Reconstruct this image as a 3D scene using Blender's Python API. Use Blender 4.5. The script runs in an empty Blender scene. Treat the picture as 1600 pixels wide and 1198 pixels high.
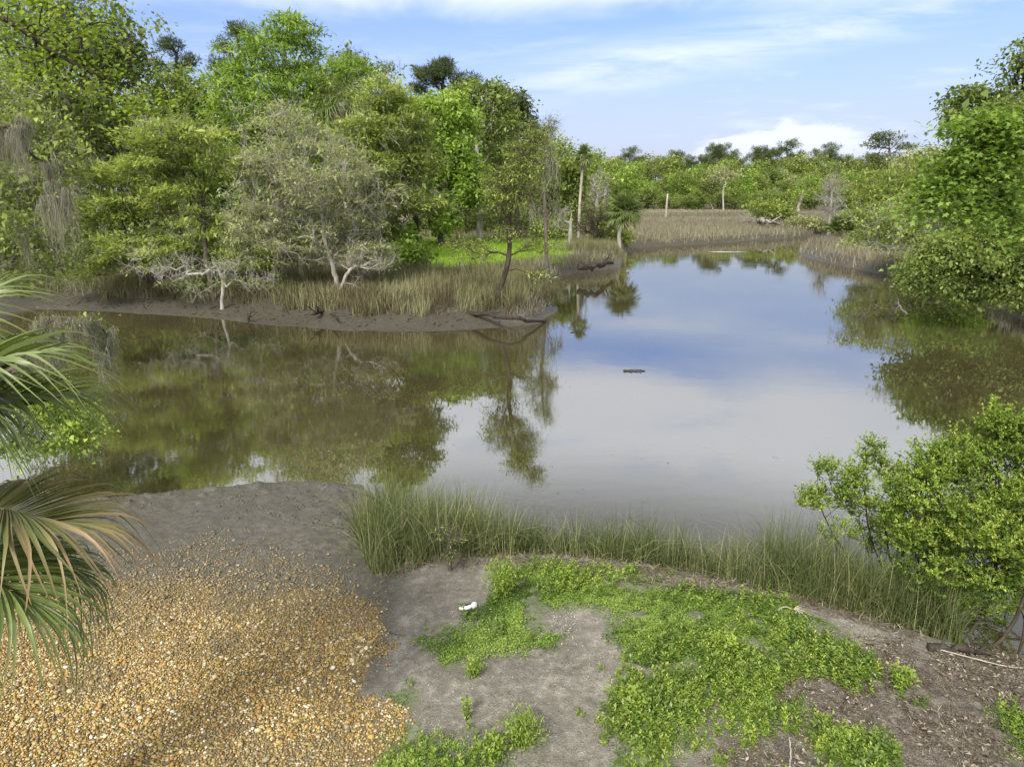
import bpy, math, random
import numpy as np
from mathutils import Vector, Matrix
random.seed(7)
RNG = np.random.default_rng(7)
S = bpy.context.scene
R = math.radians
# ------------------------------------------------------------------ camera
CAMZ = 5.5; PITCH = R(15.4); F = 1066.0
cd = bpy.data.cameras.new("camera"); cam = bpy.data.objects.new("camera", cd)
S.collection.objects.link(cam); S.camera = cam
cam.location = (0, 0, CAMZ); cam.rotation_euler = (math.pi/2 - PITCH, 0, 0)
cd.sensor_width = 36; cd.lens = 36*F/1600; cd.clip_start = 0.05; cd.clip_end = 9000
# ------------------------------------------------------------------ colour management
S.view_settings.view_transform = 'Standard'; S.view_settings.look = 'None'
S.view_settings.gamma = 1; S.view_settings.exposure = 1.5
S.render.engine = 'CYCLES'
S.cycles.max_bounces = 6; S.cycles.diffuse_bounces = 3; S.cycles.glossy_bounces = 3
S.cycles.transmission_bounces = 3; S.cycles.transparent_max_bounces = 4
# ------------------------------------------------------------------ sun
SUN_EL = R(43); SUN_AZ = math.atan2(-0.38, -0.80)
sd = Vector((math.sin(SUN_AZ)*math.cos(SUN_EL), math.cos(SUN_AZ)*math.cos(SUN_EL), math.sin(SUN_EL)))
sl = bpy.data.lights.new("sun", 'SUN'); so = bpy.data.objects.new("sun", sl); S.collection.objects.link(so)
sl.energy = 2.4; sl.angle = R(14); sl.color = (1.0, 0.96, 0.88)
so.rotation_euler = sd.to_track_quat('Z', 'Y').to_euler(); so.location = (-20, -20, 60)
# ------------------------------------------------------------------ world
W = bpy.data.worlds.new("World"); S.world = W; W.use_nodes = True
nt = W.node_tree; N = nt.nodes; L = nt.links; N.clear()
def nd(t, **k):
    n = N.new(t)
    for a, b in k.items(): setattr(n, a, b)
    return n
def put(s, v):
    if hasattr(v, 'links') or isinstance(v, bpy.types.NodeSocket): L.new(v, s)
    elif v is not None: s.default_value = v
def mth(op, a, b=None, c=None, clamp=False):
    n = N.new('ShaderNodeMath'); n.operation = op; n.use_clamp = clamp
    for i, v in enumerate((a, b, c)):
        if v is not None: put(n.inputs[i], v)
    return n.outputs[0]
def mix(f, a, b, mode='MIX'):
    n = N.new('ShaderNodeMix'); n.data_type = 'RGBA'; n.blend_type = mode
    put(n.inputs[0], f); put(n.inputs[6], a); put(n.inputs[7], b); return n.outputs[2]
def ss(v, a, b):
    n = N.new('ShaderNodeMapRange'); n.interpolation_type = 'SMOOTHSTEP'
    put(n.inputs[0], v); n.inputs[1].default_value = a; n.inputs[2].default_value = b; return n.outputs[0]
def noise(vec, scale, detail=4, rough=.55, dist=0.0):
    n = N.new('ShaderNodeTexNoise'); put(n.inputs['Vector'], vec)
    n.inputs['Scale'].default_value = scale; n.inputs['Detail'].default_value = detail
    n.inputs['Roughness'].default_value = rough; n.inputs['Distortion'].default_value = dist
    return n.outputs['Fac']
def comb(x, y, z):
    n = N.new('ShaderNodeCombineXYZ'); put(n.inputs[0], x); put(n.inputs[1], y); put(n.inputs[2], z); return n.outputs[0]
def rgb(c): return (c[0], c[1], c[2], 1)
tc = nd('ShaderNodeTexCoord'); sp = nd('ShaderNodeSeparateXYZ'); L.new(tc.outputs['Generated'], sp.inputs[0])
dx, dy, dz = sp.outputs
sky = nd('ShaderNodeTexSky', sky_type='NISHITA', sun_disc=False, sun_elevation=SUN_EL, sun_rotation=SUN_AZ)
sky.air_density = 1.0; sky.dust_density = 0.6; sky.ozone_density = 1.6; sky.altitude = 0
hy = nd('ShaderNodeHueSaturation'); L.new(sky.outputs[0], hy.inputs['Color'])
hy.inputs['Saturation'].default_value = 1.12; hy.inputs['Value'].default_value = 1.0
ya = mth('MAXIMUM', mth('ABSOLUTE', dy), 0.05)
u = mth('DIVIDE', dx, ya); w = mth('DIVIDE', dz, ya); front = mth('GREATER_THAN', dy, 0.05)
# pale veil near the horizon, thin streaks and one cumulus bank low down
n1 = noise(comb(mth('ADD', mth('MULTIPLY', u, 5.0), mth('MULTIPLY', w, -6.0)), mth('MULTIPLY', w, 34.0), 0.3), 1.0, 5, .6, .4)
line = mth('SUBTRACT', w, mth('ADD', 0.142, mth('MULTIPLY', u, 0.175)))
streak = mth('MULTIPLY', mth('SUBTRACT', 1.0, ss(mth('ABSOLUTE', line), 0.0, 0.05)), ss(n1, .28, .72))
streak = mth('MULTIPLY', mth('MULTIPLY', streak, 0.55), ss(u, -0.12, 0.12))
lowv = mth('MULTIPLY', mth('MULTIPLY', ss(n1, .5, .85), 0.4), mth('SUBTRACT', 1.0, ss(w, .1, .34)))
nb = noise(comb(mth('MULTIPLY', u, 17.0), mth('MULTIPLY', w, 42.0), 2.2), 1.0, 7, .62, .3)
bump_top = mth('ADD', mth('MULTIPLY', mth('SUBTRACT', nb, .5), 0.07), 0.098)
bump_top = mth('SUBTRACT', bump_top, mth('MULTIPLY', mth('POWER', mth('ABSOLUTE', mth('SUBTRACT', u, 0.40)), 2.0), 1.6))
cum = mth('MULTIPLY', mth('SUBTRACT', 1.0, ss(mth('SUBTRACT', w, bump_top), -0.012, 0.006)), mth('MULTIPLY', ss(w, 0.025, 0.075), mth('MULTIPLY', ss(u, .17, .27), mth('SUBTRACT', 1.0, ss(u, .42, .62)))))
cum = mth('MULTIPLY', cum, .55)
# broken high cloud above the frame, seen only as reflections in the creek
pz = mth('ADD', mth('MAXIMUM', dz, 0.0), 0.12)
pl = comb(mth('DIVIDE', dx, pz), mth('DIVIDE', dy, pz), 0.0)
nh = noise(pl, 1.15, 5, .55, .35)
high = mth('MULTIPLY', mth('MAXIMUM', ss(nh, .22, .46), ss(dz, .30, .40)), ss(mth('ADD', dz, mth('MULTIPLY', mth('SUBTRACT', nh, .5), .11)), .206, .272))
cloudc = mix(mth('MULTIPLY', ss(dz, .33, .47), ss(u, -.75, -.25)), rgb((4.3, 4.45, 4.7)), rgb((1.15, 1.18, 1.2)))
cloudc = mix(ss(mth('MULTIPLY', dy, -1.0), .0, .6), cloudc, rgb((10.0, 9.8, 9.5)))  # much brighter cloud behind the camera, added as soft fill light on the trees
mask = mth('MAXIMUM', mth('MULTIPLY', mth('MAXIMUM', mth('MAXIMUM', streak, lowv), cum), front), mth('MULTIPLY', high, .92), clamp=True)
veil = mth('SUBTRACT', 1.0, ss(dz, 0.0, .31))
base = mix(mth('MULTIPLY', veil, .88), mix(1.0, hy.outputs[0], rgb((.76, .77, 1.02)), 'MULTIPLY'), rgb((2.1, 2.26, 2.85)))
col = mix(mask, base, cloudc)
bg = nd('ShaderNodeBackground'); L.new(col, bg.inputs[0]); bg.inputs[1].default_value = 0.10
hy.inputs['Value'].default_value = .73
wo = nd('ShaderNodeOutputWorld'); L.new(bg.outputs[0], wo.inputs[0])
# ------------------------------------------------------------------ pixel <-> place
CT, ST = math.cos(PITCH), math.sin(PITCH)
def ray(px, py):
    v = 599-py
    return np.array([px-800, F*CT+v*ST, v*CT-F*ST])
def P(px, py, z=0.0):
    d = ray(px, py); t = (z-CAMZ)/d[2]; return np.array([d[0]*t, d[1]*t, z])
def Q(px, py, Y):
    d = ray(px, py); t = Y/d[1]; return np.array([d[0]*t, Y, CAMZ+d[2]*t])
def pix(x, y, z):
    cx = x; cy = y*CT-(z-CAMZ)*ST; v = y*ST+(z-CAMZ)*CT
    cy = np.maximum(cy, .05)
    return 800+F*cx/cy, 599-F*v/cy
# ------------------------------------------------------------------ noise & polygons
_T = np.random.default_rng(3).random((256, 256))
def vnoise(x, y, s=1.0, o=0):
    x = np.asarray(x)*s+o*17.3; y = np.asarray(y)*s+o*9.1
    xi = np.floor(x).astype(int); yi = np.floor(y).astype(int); fx = x-xi; fy = y-yi
    fx = fx*fx*(3-2*fx); fy = fy*fy*(3-2*fy)
    a = _T[xi % 256, yi % 256]; b = _T[(xi+1) % 256, yi % 256]; c = _T[xi % 256, (yi+1) % 256]; d = _T[(xi+1) % 256, (yi+1) % 256]
    return (a*(1-fx)+b*fx)*(1-fy)+(c*(1-fx)+d*fx)*fy
def fbm(x, y, s=1.0, o=0, n=4):
    t = 0; a = .5
    for i in range(n): t = t+a*vnoise(x, y, s*2**i, o+i*3); a *= .5
    return t/(1-.5**n)
def sdist(x, y, poly):
    """signed distance, positive outside"""
    x = np.asarray(x, float); y = np.asarray(y, float)
    d = np.full(x.shape, 1e9); ins = np.zeros(x.shape, bool); n = len(poly)
    for i in range(n):
        ax, ay = poly[i]; bx, by = poly[(i+1) % n]
        ex, ey = bx-ax, by-ay; q = ex*ex+ey*ey+1e-12
        t = np.clip(((x-ax)*ex+(y-ay)*ey)/q, 0, 1)
        d = np.minimum(d, (x-ax-t*ex)**2+(y-ay-t*ey)**2)
        c = ((ay > y) != (by > y)) & (x < ex*(y-ay)/(ey if abs(ey) > 1e-12 else 1e-12)+ax); ins ^= c
    d = np.sqrt(d); return np.where(ins, -d, d)
def poly_px(pts, z=0.0): return [tuple(P(a, b, z)[:2]) for a, b in pts]
def sm(v, a, b):
    t = np.clip((v-a)/(b-a), 0, 1); return t*t*(3-2*t)
WATER = [(-13.5, 12.2)]+poly_px([(0, 775), (130, 777), (200, 775), (300, 765), (400, 755), (480, 752), (565, 757), (610, 800), (640, 850), (760, 868), (900, 872),
    (1050, 890), (1150, 912), (1250, 940), (1350, 975), (1450, 1005), (1600, 1040), (1750, 1000), (1800, 850), (1850, 700), (1800, 600), (1680, 530), (1600, 500), (1500, 464),
    (1400, 433), (1300, 413), (1262, 403), (1245, 396), (1252, 388), (1290, 380), (1420, 375), (1420, 366), (1290, 366), (1240, 372), (1150, 378), (1060, 384), (985, 387),
    (978, 400), (968, 418), (920, 424), (880, 430), (852, 442), (853, 465), (876, 481), (840, 506), (750, 514), (650, 518), (550, 517), (450, 510), (350, 500), (250, 492), (165, 487), (60, 482)])+[(-25, 31), (-21, 24), (-18, 17)]
GRAVEL = poly_px([(-500, 1500), (-500, 900), (-100, 850), (100, 850), (230, 845), (330, 825), (430, 830), (530, 862), (585, 900), (600, 960), (580, 1040), (560, 1080), (600, 1120), (620, 1198), (680, 1400)], .5)
MATS = [poly_px(p, .55) for p in (
    [(690, 1010), (720, 985), (770, 985), (738, 965), (770, 915), (870, 872), (980, 893), (1100, 908), (1200, 936), (1300, 966), (1300, 1000), (1340, 1015), (1380, 1060), (1250, 1060),
     (1130, 1040), (1050, 1050), (1030, 1040), (985, 1005), (930, 962), (870, 965), (876, 1005), (760, 1008), (700, 1040)],
    [(965, 1080), (1050, 1050), (1070, 1130), (1080, 1250), (960, 1250)],
    [(610, 1085), (650, 1080), (645, 1100), (612, 1105)], [(600, 1150), (700, 1140), (760, 1198), (770, 1260), (600, 1260)],
    [(1170, 1090), (1240, 1100), (1250, 1140), (1190, 1140)], [(1260, 1140), (1370, 1140), (1400, 1260), (1260, 1260)], [(1560, 1130), (1640, 1120), (1650, 1200), (1580, 1190)])]
LITTER = poly_px([(1230, 1000), (1350, 985), (1700, 1010), (1900, 1100), (1900, 1500), (1000, 1500), (1120, 1120)], .55)
MEADOW = poly_px([(610, 378), (700, 372), (890, 374), (902, 395), (880, 408), (720, 415), (640, 410)], .9)
def rawd(x, y): return sdist(x, y, WATER)
def H(x, y):
    x = np.asarray(x, float); y = np.asarray(y, float)
    d = rawd(x, y); wob = (fbm(x, y, .9, 1)-.5)*.5; dd = d+wob*np.clip(y/30, .25, 1.0)
    # far and side banks: mud slope, then a little cut bank
    tip = np.maximum(sm(y, 36, 44), sm(x, -.8, .8)*(y > 24))
    zb = np.where(dd < 0, dd*.25, .20*np.minimum(dd, 2.4)+.38*sm(dd, 2.0, 2.9)+.1*(1-np.exp(-np.maximum(dd-3, 0)/25)))
    zs = np.where(dd < 0, dd*.3, .25*np.minimum(dd, 1)+.5*sm(dd, .1, .8)+.1*(1-np.exp(-np.maximum(dd-3, 0)/25))); zb = zb*(1-tip)+zs*tip
    # near shore
    zl = np.where(dd < 0, dd*.2, .62*(1-np.exp(-np.maximum(dd, 0)/3.6)))
    zr = np.where(dd < 0, dd*.5, .55*(1-np.exp(-np.maximum(dd, 0)/.42)))
    k = sm(x, -2.3, -.9); zn = zl*(1-k)+zr*k
    k2 = sm(y, 13.5, 17); z = zn*(1-k2)+zb*k2
    z = np.maximum(z, -1.6)
    land = np.clip(d, 0, 1)
    z = z+land*((fbm(x, y, 1.3, 4)-.5)*(.07+.06*sm(y, 14, 20))+(fbm(x, y, 5, 7)-.5)*.035)+land*(fbm(x, y, .08, 9)-.5)*.5*sm(y, 40, 120)
    # wet clods along the near left waterline
    z = z+np.where((y < 15) & (x < -1) & (d > -.1) & (d < 1.6), .07*np.maximum(fbm(x, y, 4.5, 11)-.5, 0)*4*sm(d, -.1, .2)*(1-sm(d, .5, 1.6)), 0)
    return z
def H1(x, y): return float(H(np.array([x]), np.array([y]))[0])
# ------------------------------------------------------------------ mesh helpers
def make_mesh(name, V, polys, mat, attrs=None, smooth=False):
    """polys: list of int arrays (M,k)"""
    me = bpy.data.meshes.new(name); V = np.asarray(V, np.float32)
    me.vertices.add(len(V)); me.vertices.foreach_set('co', V.ravel())
    polys = [np.asarray(p, np.int32) for p in polys if len(p)]
    nl = sum(p.size for p in polys); npo = sum(len(p) for p in polys)
    me.loops.add(nl); me.polygons.add(npo)
    me.loops.foreach_set('vertex_index', np.concatenate([p.ravel() for p in polys]))
    tot = np.concatenate([np.full(len(p), p.shape[1], np.int32) for p in polys])
    st = np.concatenate([[0], np.cumsum(tot)[:-1]]).astype(np.int32)
    me.polygons.foreach_set('loop_start', st)
    try: me.polygons.foreach_set('loop_total', tot)
    except Exception: pass
    if smooth: me.polygons.foreach_set('use_smooth', np.ones(npo, bool))
    for k, a in (attrs or {}).items():
        at = me.attributes.new(k, 'FLOAT', 'POINT'); at.data.foreach_set('value', np.asarray(a, np.float32))
    me.update(calc_edges=True); me.validate(); me.materials.append(mat)
    return me
def obj(name, me, parent=None, loc=(0, 0, 0)):
    o = bpy.data.objects.new(name, me); S.collection.objects.link(o); o.location = loc
    if parent: o.parent = parent
    return o
def tag(o, label=None, cat=None, group=None, kind=None):
    for k, v in (('label', label), ('category', cat), ('group', group), ('kind', kind)):
        if v: o[k] = v
    return o
def empty(name, loc, label, cat, group=None, rz=0):
    o = bpy.data.objects.new(name, None); S.collection.objects.link(o); o.location = loc; o.rotation_euler = (0, 0, rz)
    o.empty_display_size = .2; return tag(o, label, cat, group)
def dup(root, loc, rz=0, sc=1.0, label=None, cat=None, group=None, name=None):
    r = root.copy(); S.collection.objects.link(r); r.location = loc; r.rotation_euler = (0, 0, rz); r.scale = (sc[0], sc[1], sc[2]) if hasattr(sc, '__len__') else (sc, sc, sc)
    if label: r['label'] = label
    if group: r['group'] = group
    for ch in list(root.children):
        c = ch.copy(); S.collection.objects.link(c); c.parent = r
        for g in ch.children:
            e = g.copy(); S.collection.objects.link(e); e.parent = c
    return r
class MB:
    def __init__(s): s.V = []; s.Pq = []; s.Pt = []; s.A = []; s.n = 0
    def add(s, V, quads=None, tris=None, a=None):
        V = np.asarray(V, float).reshape(-1, 3); s.V.append(V)
        if quads is not None and len(quads): s.Pq.append(np.asarray(quads)+s.n)
        if tris is not None and len(tris): s.Pt.append(np.asarray(tris)+s.n)
        s.A.append(np.broadcast_to(np.asarray(.5 if a is None else a, float), (len(V),)).copy()); s.n += len(V)
    def mesh(s, name, mat, smooth=False):
        P_ = []
        if s.Pq: P_.append(np.concatenate(s.Pq))
        if s.Pt: P_.append(np.concatenate(s.Pt))
        return make_mesh(name, np.concatenate(s.V), P_, mat, {'v': np.concatenate(s.A)}, smooth)
def unit(v): return v/np.maximum(np.linalg.norm(v, axis=-1, keepdims=True), 1e-9)
def rdir(n, g=RNG): return unit(g.normal(size=(n, 3)))
def add_leaves(mb, C, D, Nn, ln, wd, a, fold=.25):
    """diamond leaves: base C, direction D, normal hint Nn, length ln, width wd"""
    n = len(C); D = unit(D); Sd = unit(np.cross(D, Nn)); Up = np.cross(Sd, D)
    ln = np.broadcast_to(ln, (n,))[:, None]; wd = np.broadcast_to(wd, (n,))[:, None]
    V = np.stack([C, C+D*ln*.45+Sd*wd*.5+Up*wd*fold, C+D*ln-Up*ln*.12, C+D*ln*.45-Sd*wd*.5+Up*wd*fold], 1).reshape(-1, 3)
    q = np.arange(n*4).reshape(-1, 4); mb.add(V, quads=q, a=np.repeat(np.broadcast_to(a, (n,)), 4))
def add_edges(mb, A, B, ra, rb, k=5, a=.5, cap=False):
    """tapered prisms from A to B"""
    A = np.asarray(A, float); B = np.asarray(B, float); n = len(A)
    D = unit(B-A); ref = np.where(np.abs(D[:, 2:3]) > .9, [[1., 0, 0]], [[0, 0, 1.]]); U = unit(np.cross(D, ref)); Wv = np.cross(D, U)
    t = np.arange(k)*2*math.pi/k; ring = np.cos(t)[None, :, None]*U[:, None]+np.sin(t)[None, :, None]*Wv[:, None]
    ra = np.broadcast_to(ra, (n,))[:, None, None]; rb = np.broadcast_to(rb, (n,))[:, None, None]
    V = np.concatenate([A[:, None]+ring*ra, B[:, None]+ring*rb], 1).reshape(-1, 3)
    i = np.arange(k); j = (i+1) % k; q = np.stack([i, j, j+k, i+k], 1)[None]+(np.arange(n)*2*k)[:, None, None]
    mb.add(V, quads=q.reshape(-1, 4), a=np.repeat(np.broadcast_to(a, (n,)), 2*k))
def add_tube(mb, pts, rad, k=8, a=.5, cap=True):
    pts = np.asarray(pts, float); n = len(pts); rad = np.broadcast_to(rad, (n,))
    T = unit(np.gradient(pts, axis=0)); ref = np.array([0, 1., 0]) if abs(T[:, 1]).mean() < .8 else np.array([1., 0, 0])
    U = unit(np.cross(T, ref)); Wv = np.cross(T, U); t = np.arange(k)*2*math.pi/k
    V = pts[:, None]+rad[:, None, None]*(np.cos(t)[None, :, None]*U[:, None]+np.sin(t)[None, :, None]*Wv[:, None])
    q = [[r*k+i, r*k+(i+1) % k, (r+1)*k+(i+1) % k, (r+1)*k+i] for r in range(n-1) for i in range(k)]
    V = V.reshape(-1, 3); tr = []
    if cap:
        V = np.concatenate([V, pts[:1], pts[-1:]]); c0 = n*k; c1 = n*k+1
        for i in range(k): tr += [[(i+1) % k, i, c0], [(n-1)*k+i, (n-1)*k+(i+1) % k, c1]]
    mb.add(V, quads=q, tris=tr, a=a)
def smooth_path(pts, n):
    pts = np.asarray(pts, float); t = np.linspace(0, len(pts)-1, n); i = np.clip(t.astype(int), 0, len(pts)-2); f = (t-i)[:, None]
    p0 = pts[np.maximum(i-1, 0)]; p1 = pts[i]; p2 = pts[i+1]; p3 = pts[np.minimum(i+2, len(pts)-1)]
    return .5*((2*p1)+(-p0+p2)*f+(2*p0-5*p1+4*p2-p3)*f*f+(-p0+3*p1-3*p2+p3)*f**3)
# ------------------------------------------------------------------ materials
def newmat(name):
    global N, L
    m = bpy.data.materials.new(name); m.use_nodes = True; N = m.node_tree.nodes; L = m.node_tree.links; N.clear(); return m
def out(sh): o = N.new('ShaderNodeOutputMaterial'); L.new(sh, o.inputs[0])
def ramp(f, stops, interp='LINEAR'):
    n = N.new('ShaderNodeValToRGB'); L.new(f, n.inputs[0]); e = n.color_ramp.elements; n.color_ramp.interpolation = interp
    while len(e) < len(stops): e.new(.5)
    for i, (p, c) in enumerate(stops): e[i].position = p; e[i].color = rgb(c)
    return n.outputs[0]
def attr(name):
    n = N.new('ShaderNodeAttribute'); n.attribute_name = name; return n.outputs['Fac']
def bsdf(col, rough=.6, spec=.3, normal=None):
    n = N.new('ShaderNodeBsdfPrincipled'); put(n.inputs['Base Color'], col); put(n.inputs['Roughness'], rough)
    n.inputs['Specular IOR Level'].default_value = spec
    if normal is not None: L.new(normal, n.inputs['Normal'])
    return n.outputs[0]
def bump(h, s=.5, d=.02):
    n = N.new('ShaderNodeBump'); L.new(h, n.inputs['Height']); n.inputs['Strength'].default_value = s; n.inputs['Distance'].default_value = d; return n.outputs[0]
def leafmat(name, c0, c1, c2, trans=.42, rough=.55, spec=.25):
    m = newmat(name); c = ramp(attr('v'), [(0, c0), (.5, c1), (1, c2)])
    p = bsdf(c, rough, spec); t = N.new('ShaderNodeBsdfTranslucent')
    L.new(mix(1.0, c, rgb((1.25, 1.3, .6)), 'MULTIPLY'), t.inputs[0])
    x = N.new('ShaderNodeMixShader'); x.inputs[0].default_value = trans; L.new(p, x.inputs[1]); L.new(t.outputs[0], x.inputs[2]); out(x.outputs[0]); return m
def barkmat(name, c0, c1, scale=6.0):
    m = newmat(name); t = N.new('ShaderNodeTexCoord').outputs['Object']
    mp = N.new('ShaderNodeMapping'); L.new(t, mp.inputs[0]); mp.inputs['Scale'].default_value = (1, 1, .3)
    f = noise(mp.outputs[0], scale, 5, .65, .3); c = ramp(f, [(.3, c0), (.68, c1)])
    out(bsdf(c, .85, .1, bump(f, .7, .03))); return m
M = {}
M['bright'] = leafmat('bright_leaf', (0.0867, 0.1437, 0.0251), (0.185, 0.2877, 0.0481), (0.3308, 0.4335, 0.0913))
M['mid'] = leafmat('mid_leaf', (0.0802, 0.1144, 0.0311), (0.1657, 0.217, 0.055), (0.2936, 0.3507, 0.0997))
M['olive'] = leafmat('olive_leaf', (0.1031, 0.133, 0.0377), (0.2121, 0.2661, 0.0679), (0.359, 0.4188, 0.1125))
M['yellow'] = leafmat('yellow_green_leaf', (0.1227, 0.1626, 0.0383), (0.2325, 0.2895, 0.067), (0.366, 0.4174, 0.1094))
M['dark'] = leafmat('dark_leaf', (0.036, 0.0576, 0.024), (0.072, 0.0984, 0.036), (0.132, 0.156, 0.06))
M['grey'] = leafmat('grey_green_leaf', (0.1594, 0.1765, 0.0795), (0.2819, 0.3047, 0.145), (0.429, 0.4404, 0.2465))
M['shrub'] = leafmat('shrub_leaf', (0.0841, 0.1388, 0.0244), (0.1847, 0.2669, 0.0428), (0.3548, 0.4247, 0.0824), .4)
M['shrub_dark'] = leafmat('shrub_dark_leaf', (.055, .10, .018), (.11, .17, .03), (.19, .26, .055), .35, .4, .4)
M['maple'] = leafmat('maple_leaf', (0.0807, 0.1456, 0.0267), (0.1604, 0.2469, 0.0469), (0.2739, 0.3712, 0.0793), .45)
M['near'] = leafmat('near_leaf', (0.0877, 0.1394, 0.0205), (0.1854, 0.2577, 0.0354), (0.3045, 0.3872, 0.0563), .5)
M['palm'] = leafmat('palm_leaf', (.05, .075, .02), (.115, .15, .04), (.25, .28, .12), .2, .4, .4)
M['palm_dry'] = leafmat('palm_dry_leaf', (.12, .07, .035), (.25, .16, .08), (.38, .29, .17), .2)
M['moss'] = leafmat('spanish_moss', (.11, .105, .075), (.19, .185, .14), (.30, .29, .23), .25, .9, .05)
M['bark'] = barkmat('bark', (.045, .038, .03), (.12, .105, .085))
M['bark_pale'] = barkmat('pale_bark', (.16, .14, .115), (.38, .35, .30), 4)
M['bark_grey'] = barkmat('weathered_bark', (.12, .112, .095), (.33, .31, .27), 9)
M['bark_dark'] = barkmat('dark_bark', (.02, .016, .012), (.07, .055, .04))
M['wetwood'] = barkmat('wet_wood', (.012, .010, .008), (.055, .045, .035), 9)
M['drift'] = barkmat('driftwood', (.09, .08, .065), (.26, .235, .20), 10)
M['cord'] = leafmat('cordgrass_blade', (.04, .055, .018), (.105, .13, .042), (.28, .275, .135), .25)
M['marsh'] = leafmat('marsh_blade', (.07, .066, .034), (.155, .15, .072), (.28, .275, .15), .25)
M['farmarsh'] = leafmat('far_marsh_blade', (.10, .085, .062), (.185, .168, .118), (.30, .29, .17), .2)
M['rust'] = leafmat('rusty_blade', (.055, .042, .026), (.14, .10, .055), (.27, .21, .12), .25)
M['meadow'] = leafmat('meadow_blade', (.11, .17, .018), (.20, .31, .03), (.31, .43, .055), .35)
M['mat'] = leafmat('creeper_leaf', (0.0631, 0.1133, 0.0191), (0.1418, 0.2272, 0.0391), (0.2693, 0.3595, 0.0767), .35)
M['litter'] = leafmat('dead_leaf', (.055, .042, .028), (.135, .105, .075), (.33, .29, .23), .1, .8, .1)
def simple(name, c0, c1, scale=20, rough=.6, spec=.3):
    m = newmat(name); f = noise(N.new('ShaderNodeTexCoord').outputs['Object'], scale, 4); out(bsdf(ramp(f, [(.3, c0), (.7, c1)]), rough, spec, bump(f, .3, .01))); return m
M['twig'] = barkmat('dead_twig', (.18, .165, .14), (.40, .38, .335), 9)
M['white'] = simple('dirty_white', (.38, .36, .33), (.62, .62, .61), 25, .5)
M['black'] = simple('dark_lining', (.01, .01, .01), (.04, .035, .03), 25, .8)
# ------------------------------------------------------------------ GROUND
def build_ground():
    r = [0.4]
    while r[-1] < 3500: r.append(r[-1]*(1.0095 if 3.5 < r[-1] < 45 else (1.02 if r[-1] < 3.5 else 1.022)))
    r = np.array(r)
    af = np.arange(-48, 48.01, .24); ab = np.arange(52, 308.01, 4.0); ang = np.radians(np.concatenate([af, ab]))
    A, Rr = np.meshgrid(ang, r); x = (np.sin(A)*Rr); y = np.cos(A)*Rr; nr, na = x.shape
    xf, yf = x.ravel(), y.ravel(); z = H(xf, yf)
    V = np.stack([xf, yf, z], 1); i = np.arange(nr-1)[:, None]; j = np.arange(na)[None]; j2 = (j+1) % na
    q = np.stack([i*na+j, i*na+j2, (i+1)*na+j2, (i+1)*na+j], -1).reshape(-1, 4)[:, ::-1]
    c = len(V); V = np.concatenate([V, [[0, 0, H1(0, 0)]]]); t = np.stack([np.arange(na), (np.arange(na)+1) % na, np.full(na, c)], 1)
    xf = V[:, 0]; yf = V[:, 1]; d = rawd(xf, yf)
    near = 1-sm(yf, 14, 18)
    wob = (fbm(xf, yf, 2.2, 21)-.5)
    mudn = 1-sm(d+wob*1.4, 3.2, 5.0)
    mudr = 1-sm(d+wob*.5, .15, .55)
    kk = sm(xf, -2.0, -.9)
    mudfar = 1-sm(d+wob*1.0, np.where(yf > 40, .9, 2.6), np.where(yf > 40, 1.5, 3.4))
    mud = near*(mudn*(1-kk)+mudr*kk)+(1-near)*mudfar
    mg = (1-sm(sdist(xf, yf, GRAVEL)+wob*.5, -.15, .15))*(1-sm(yf+wob, 7.6, 8.8))
    gm = np.zeros(len(V))
    for p in MATS: gm = np.maximum(gm, 1-sm(sdist(xf, yf, p)+wob*.5, -.18, .12))
    lt = (1-sm(sdist(xf, yf, LITTER)+wob*.9, -.6, .5))
    md = 1-sm(sdist(xf, yf, MEADOW)+wob*4, -2, 2)
    # creeper patches
    me = make_mesh('ground', V, [q, t], ground_mat(), {'mud': mud, 'gravel': mg, 'green': gm, 'litter': lt, 'meadow': md, 'far': 1-near}, True)
    tag(obj('ground', me), 'sandy and muddy creek banks', None, None, 'structure')
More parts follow.
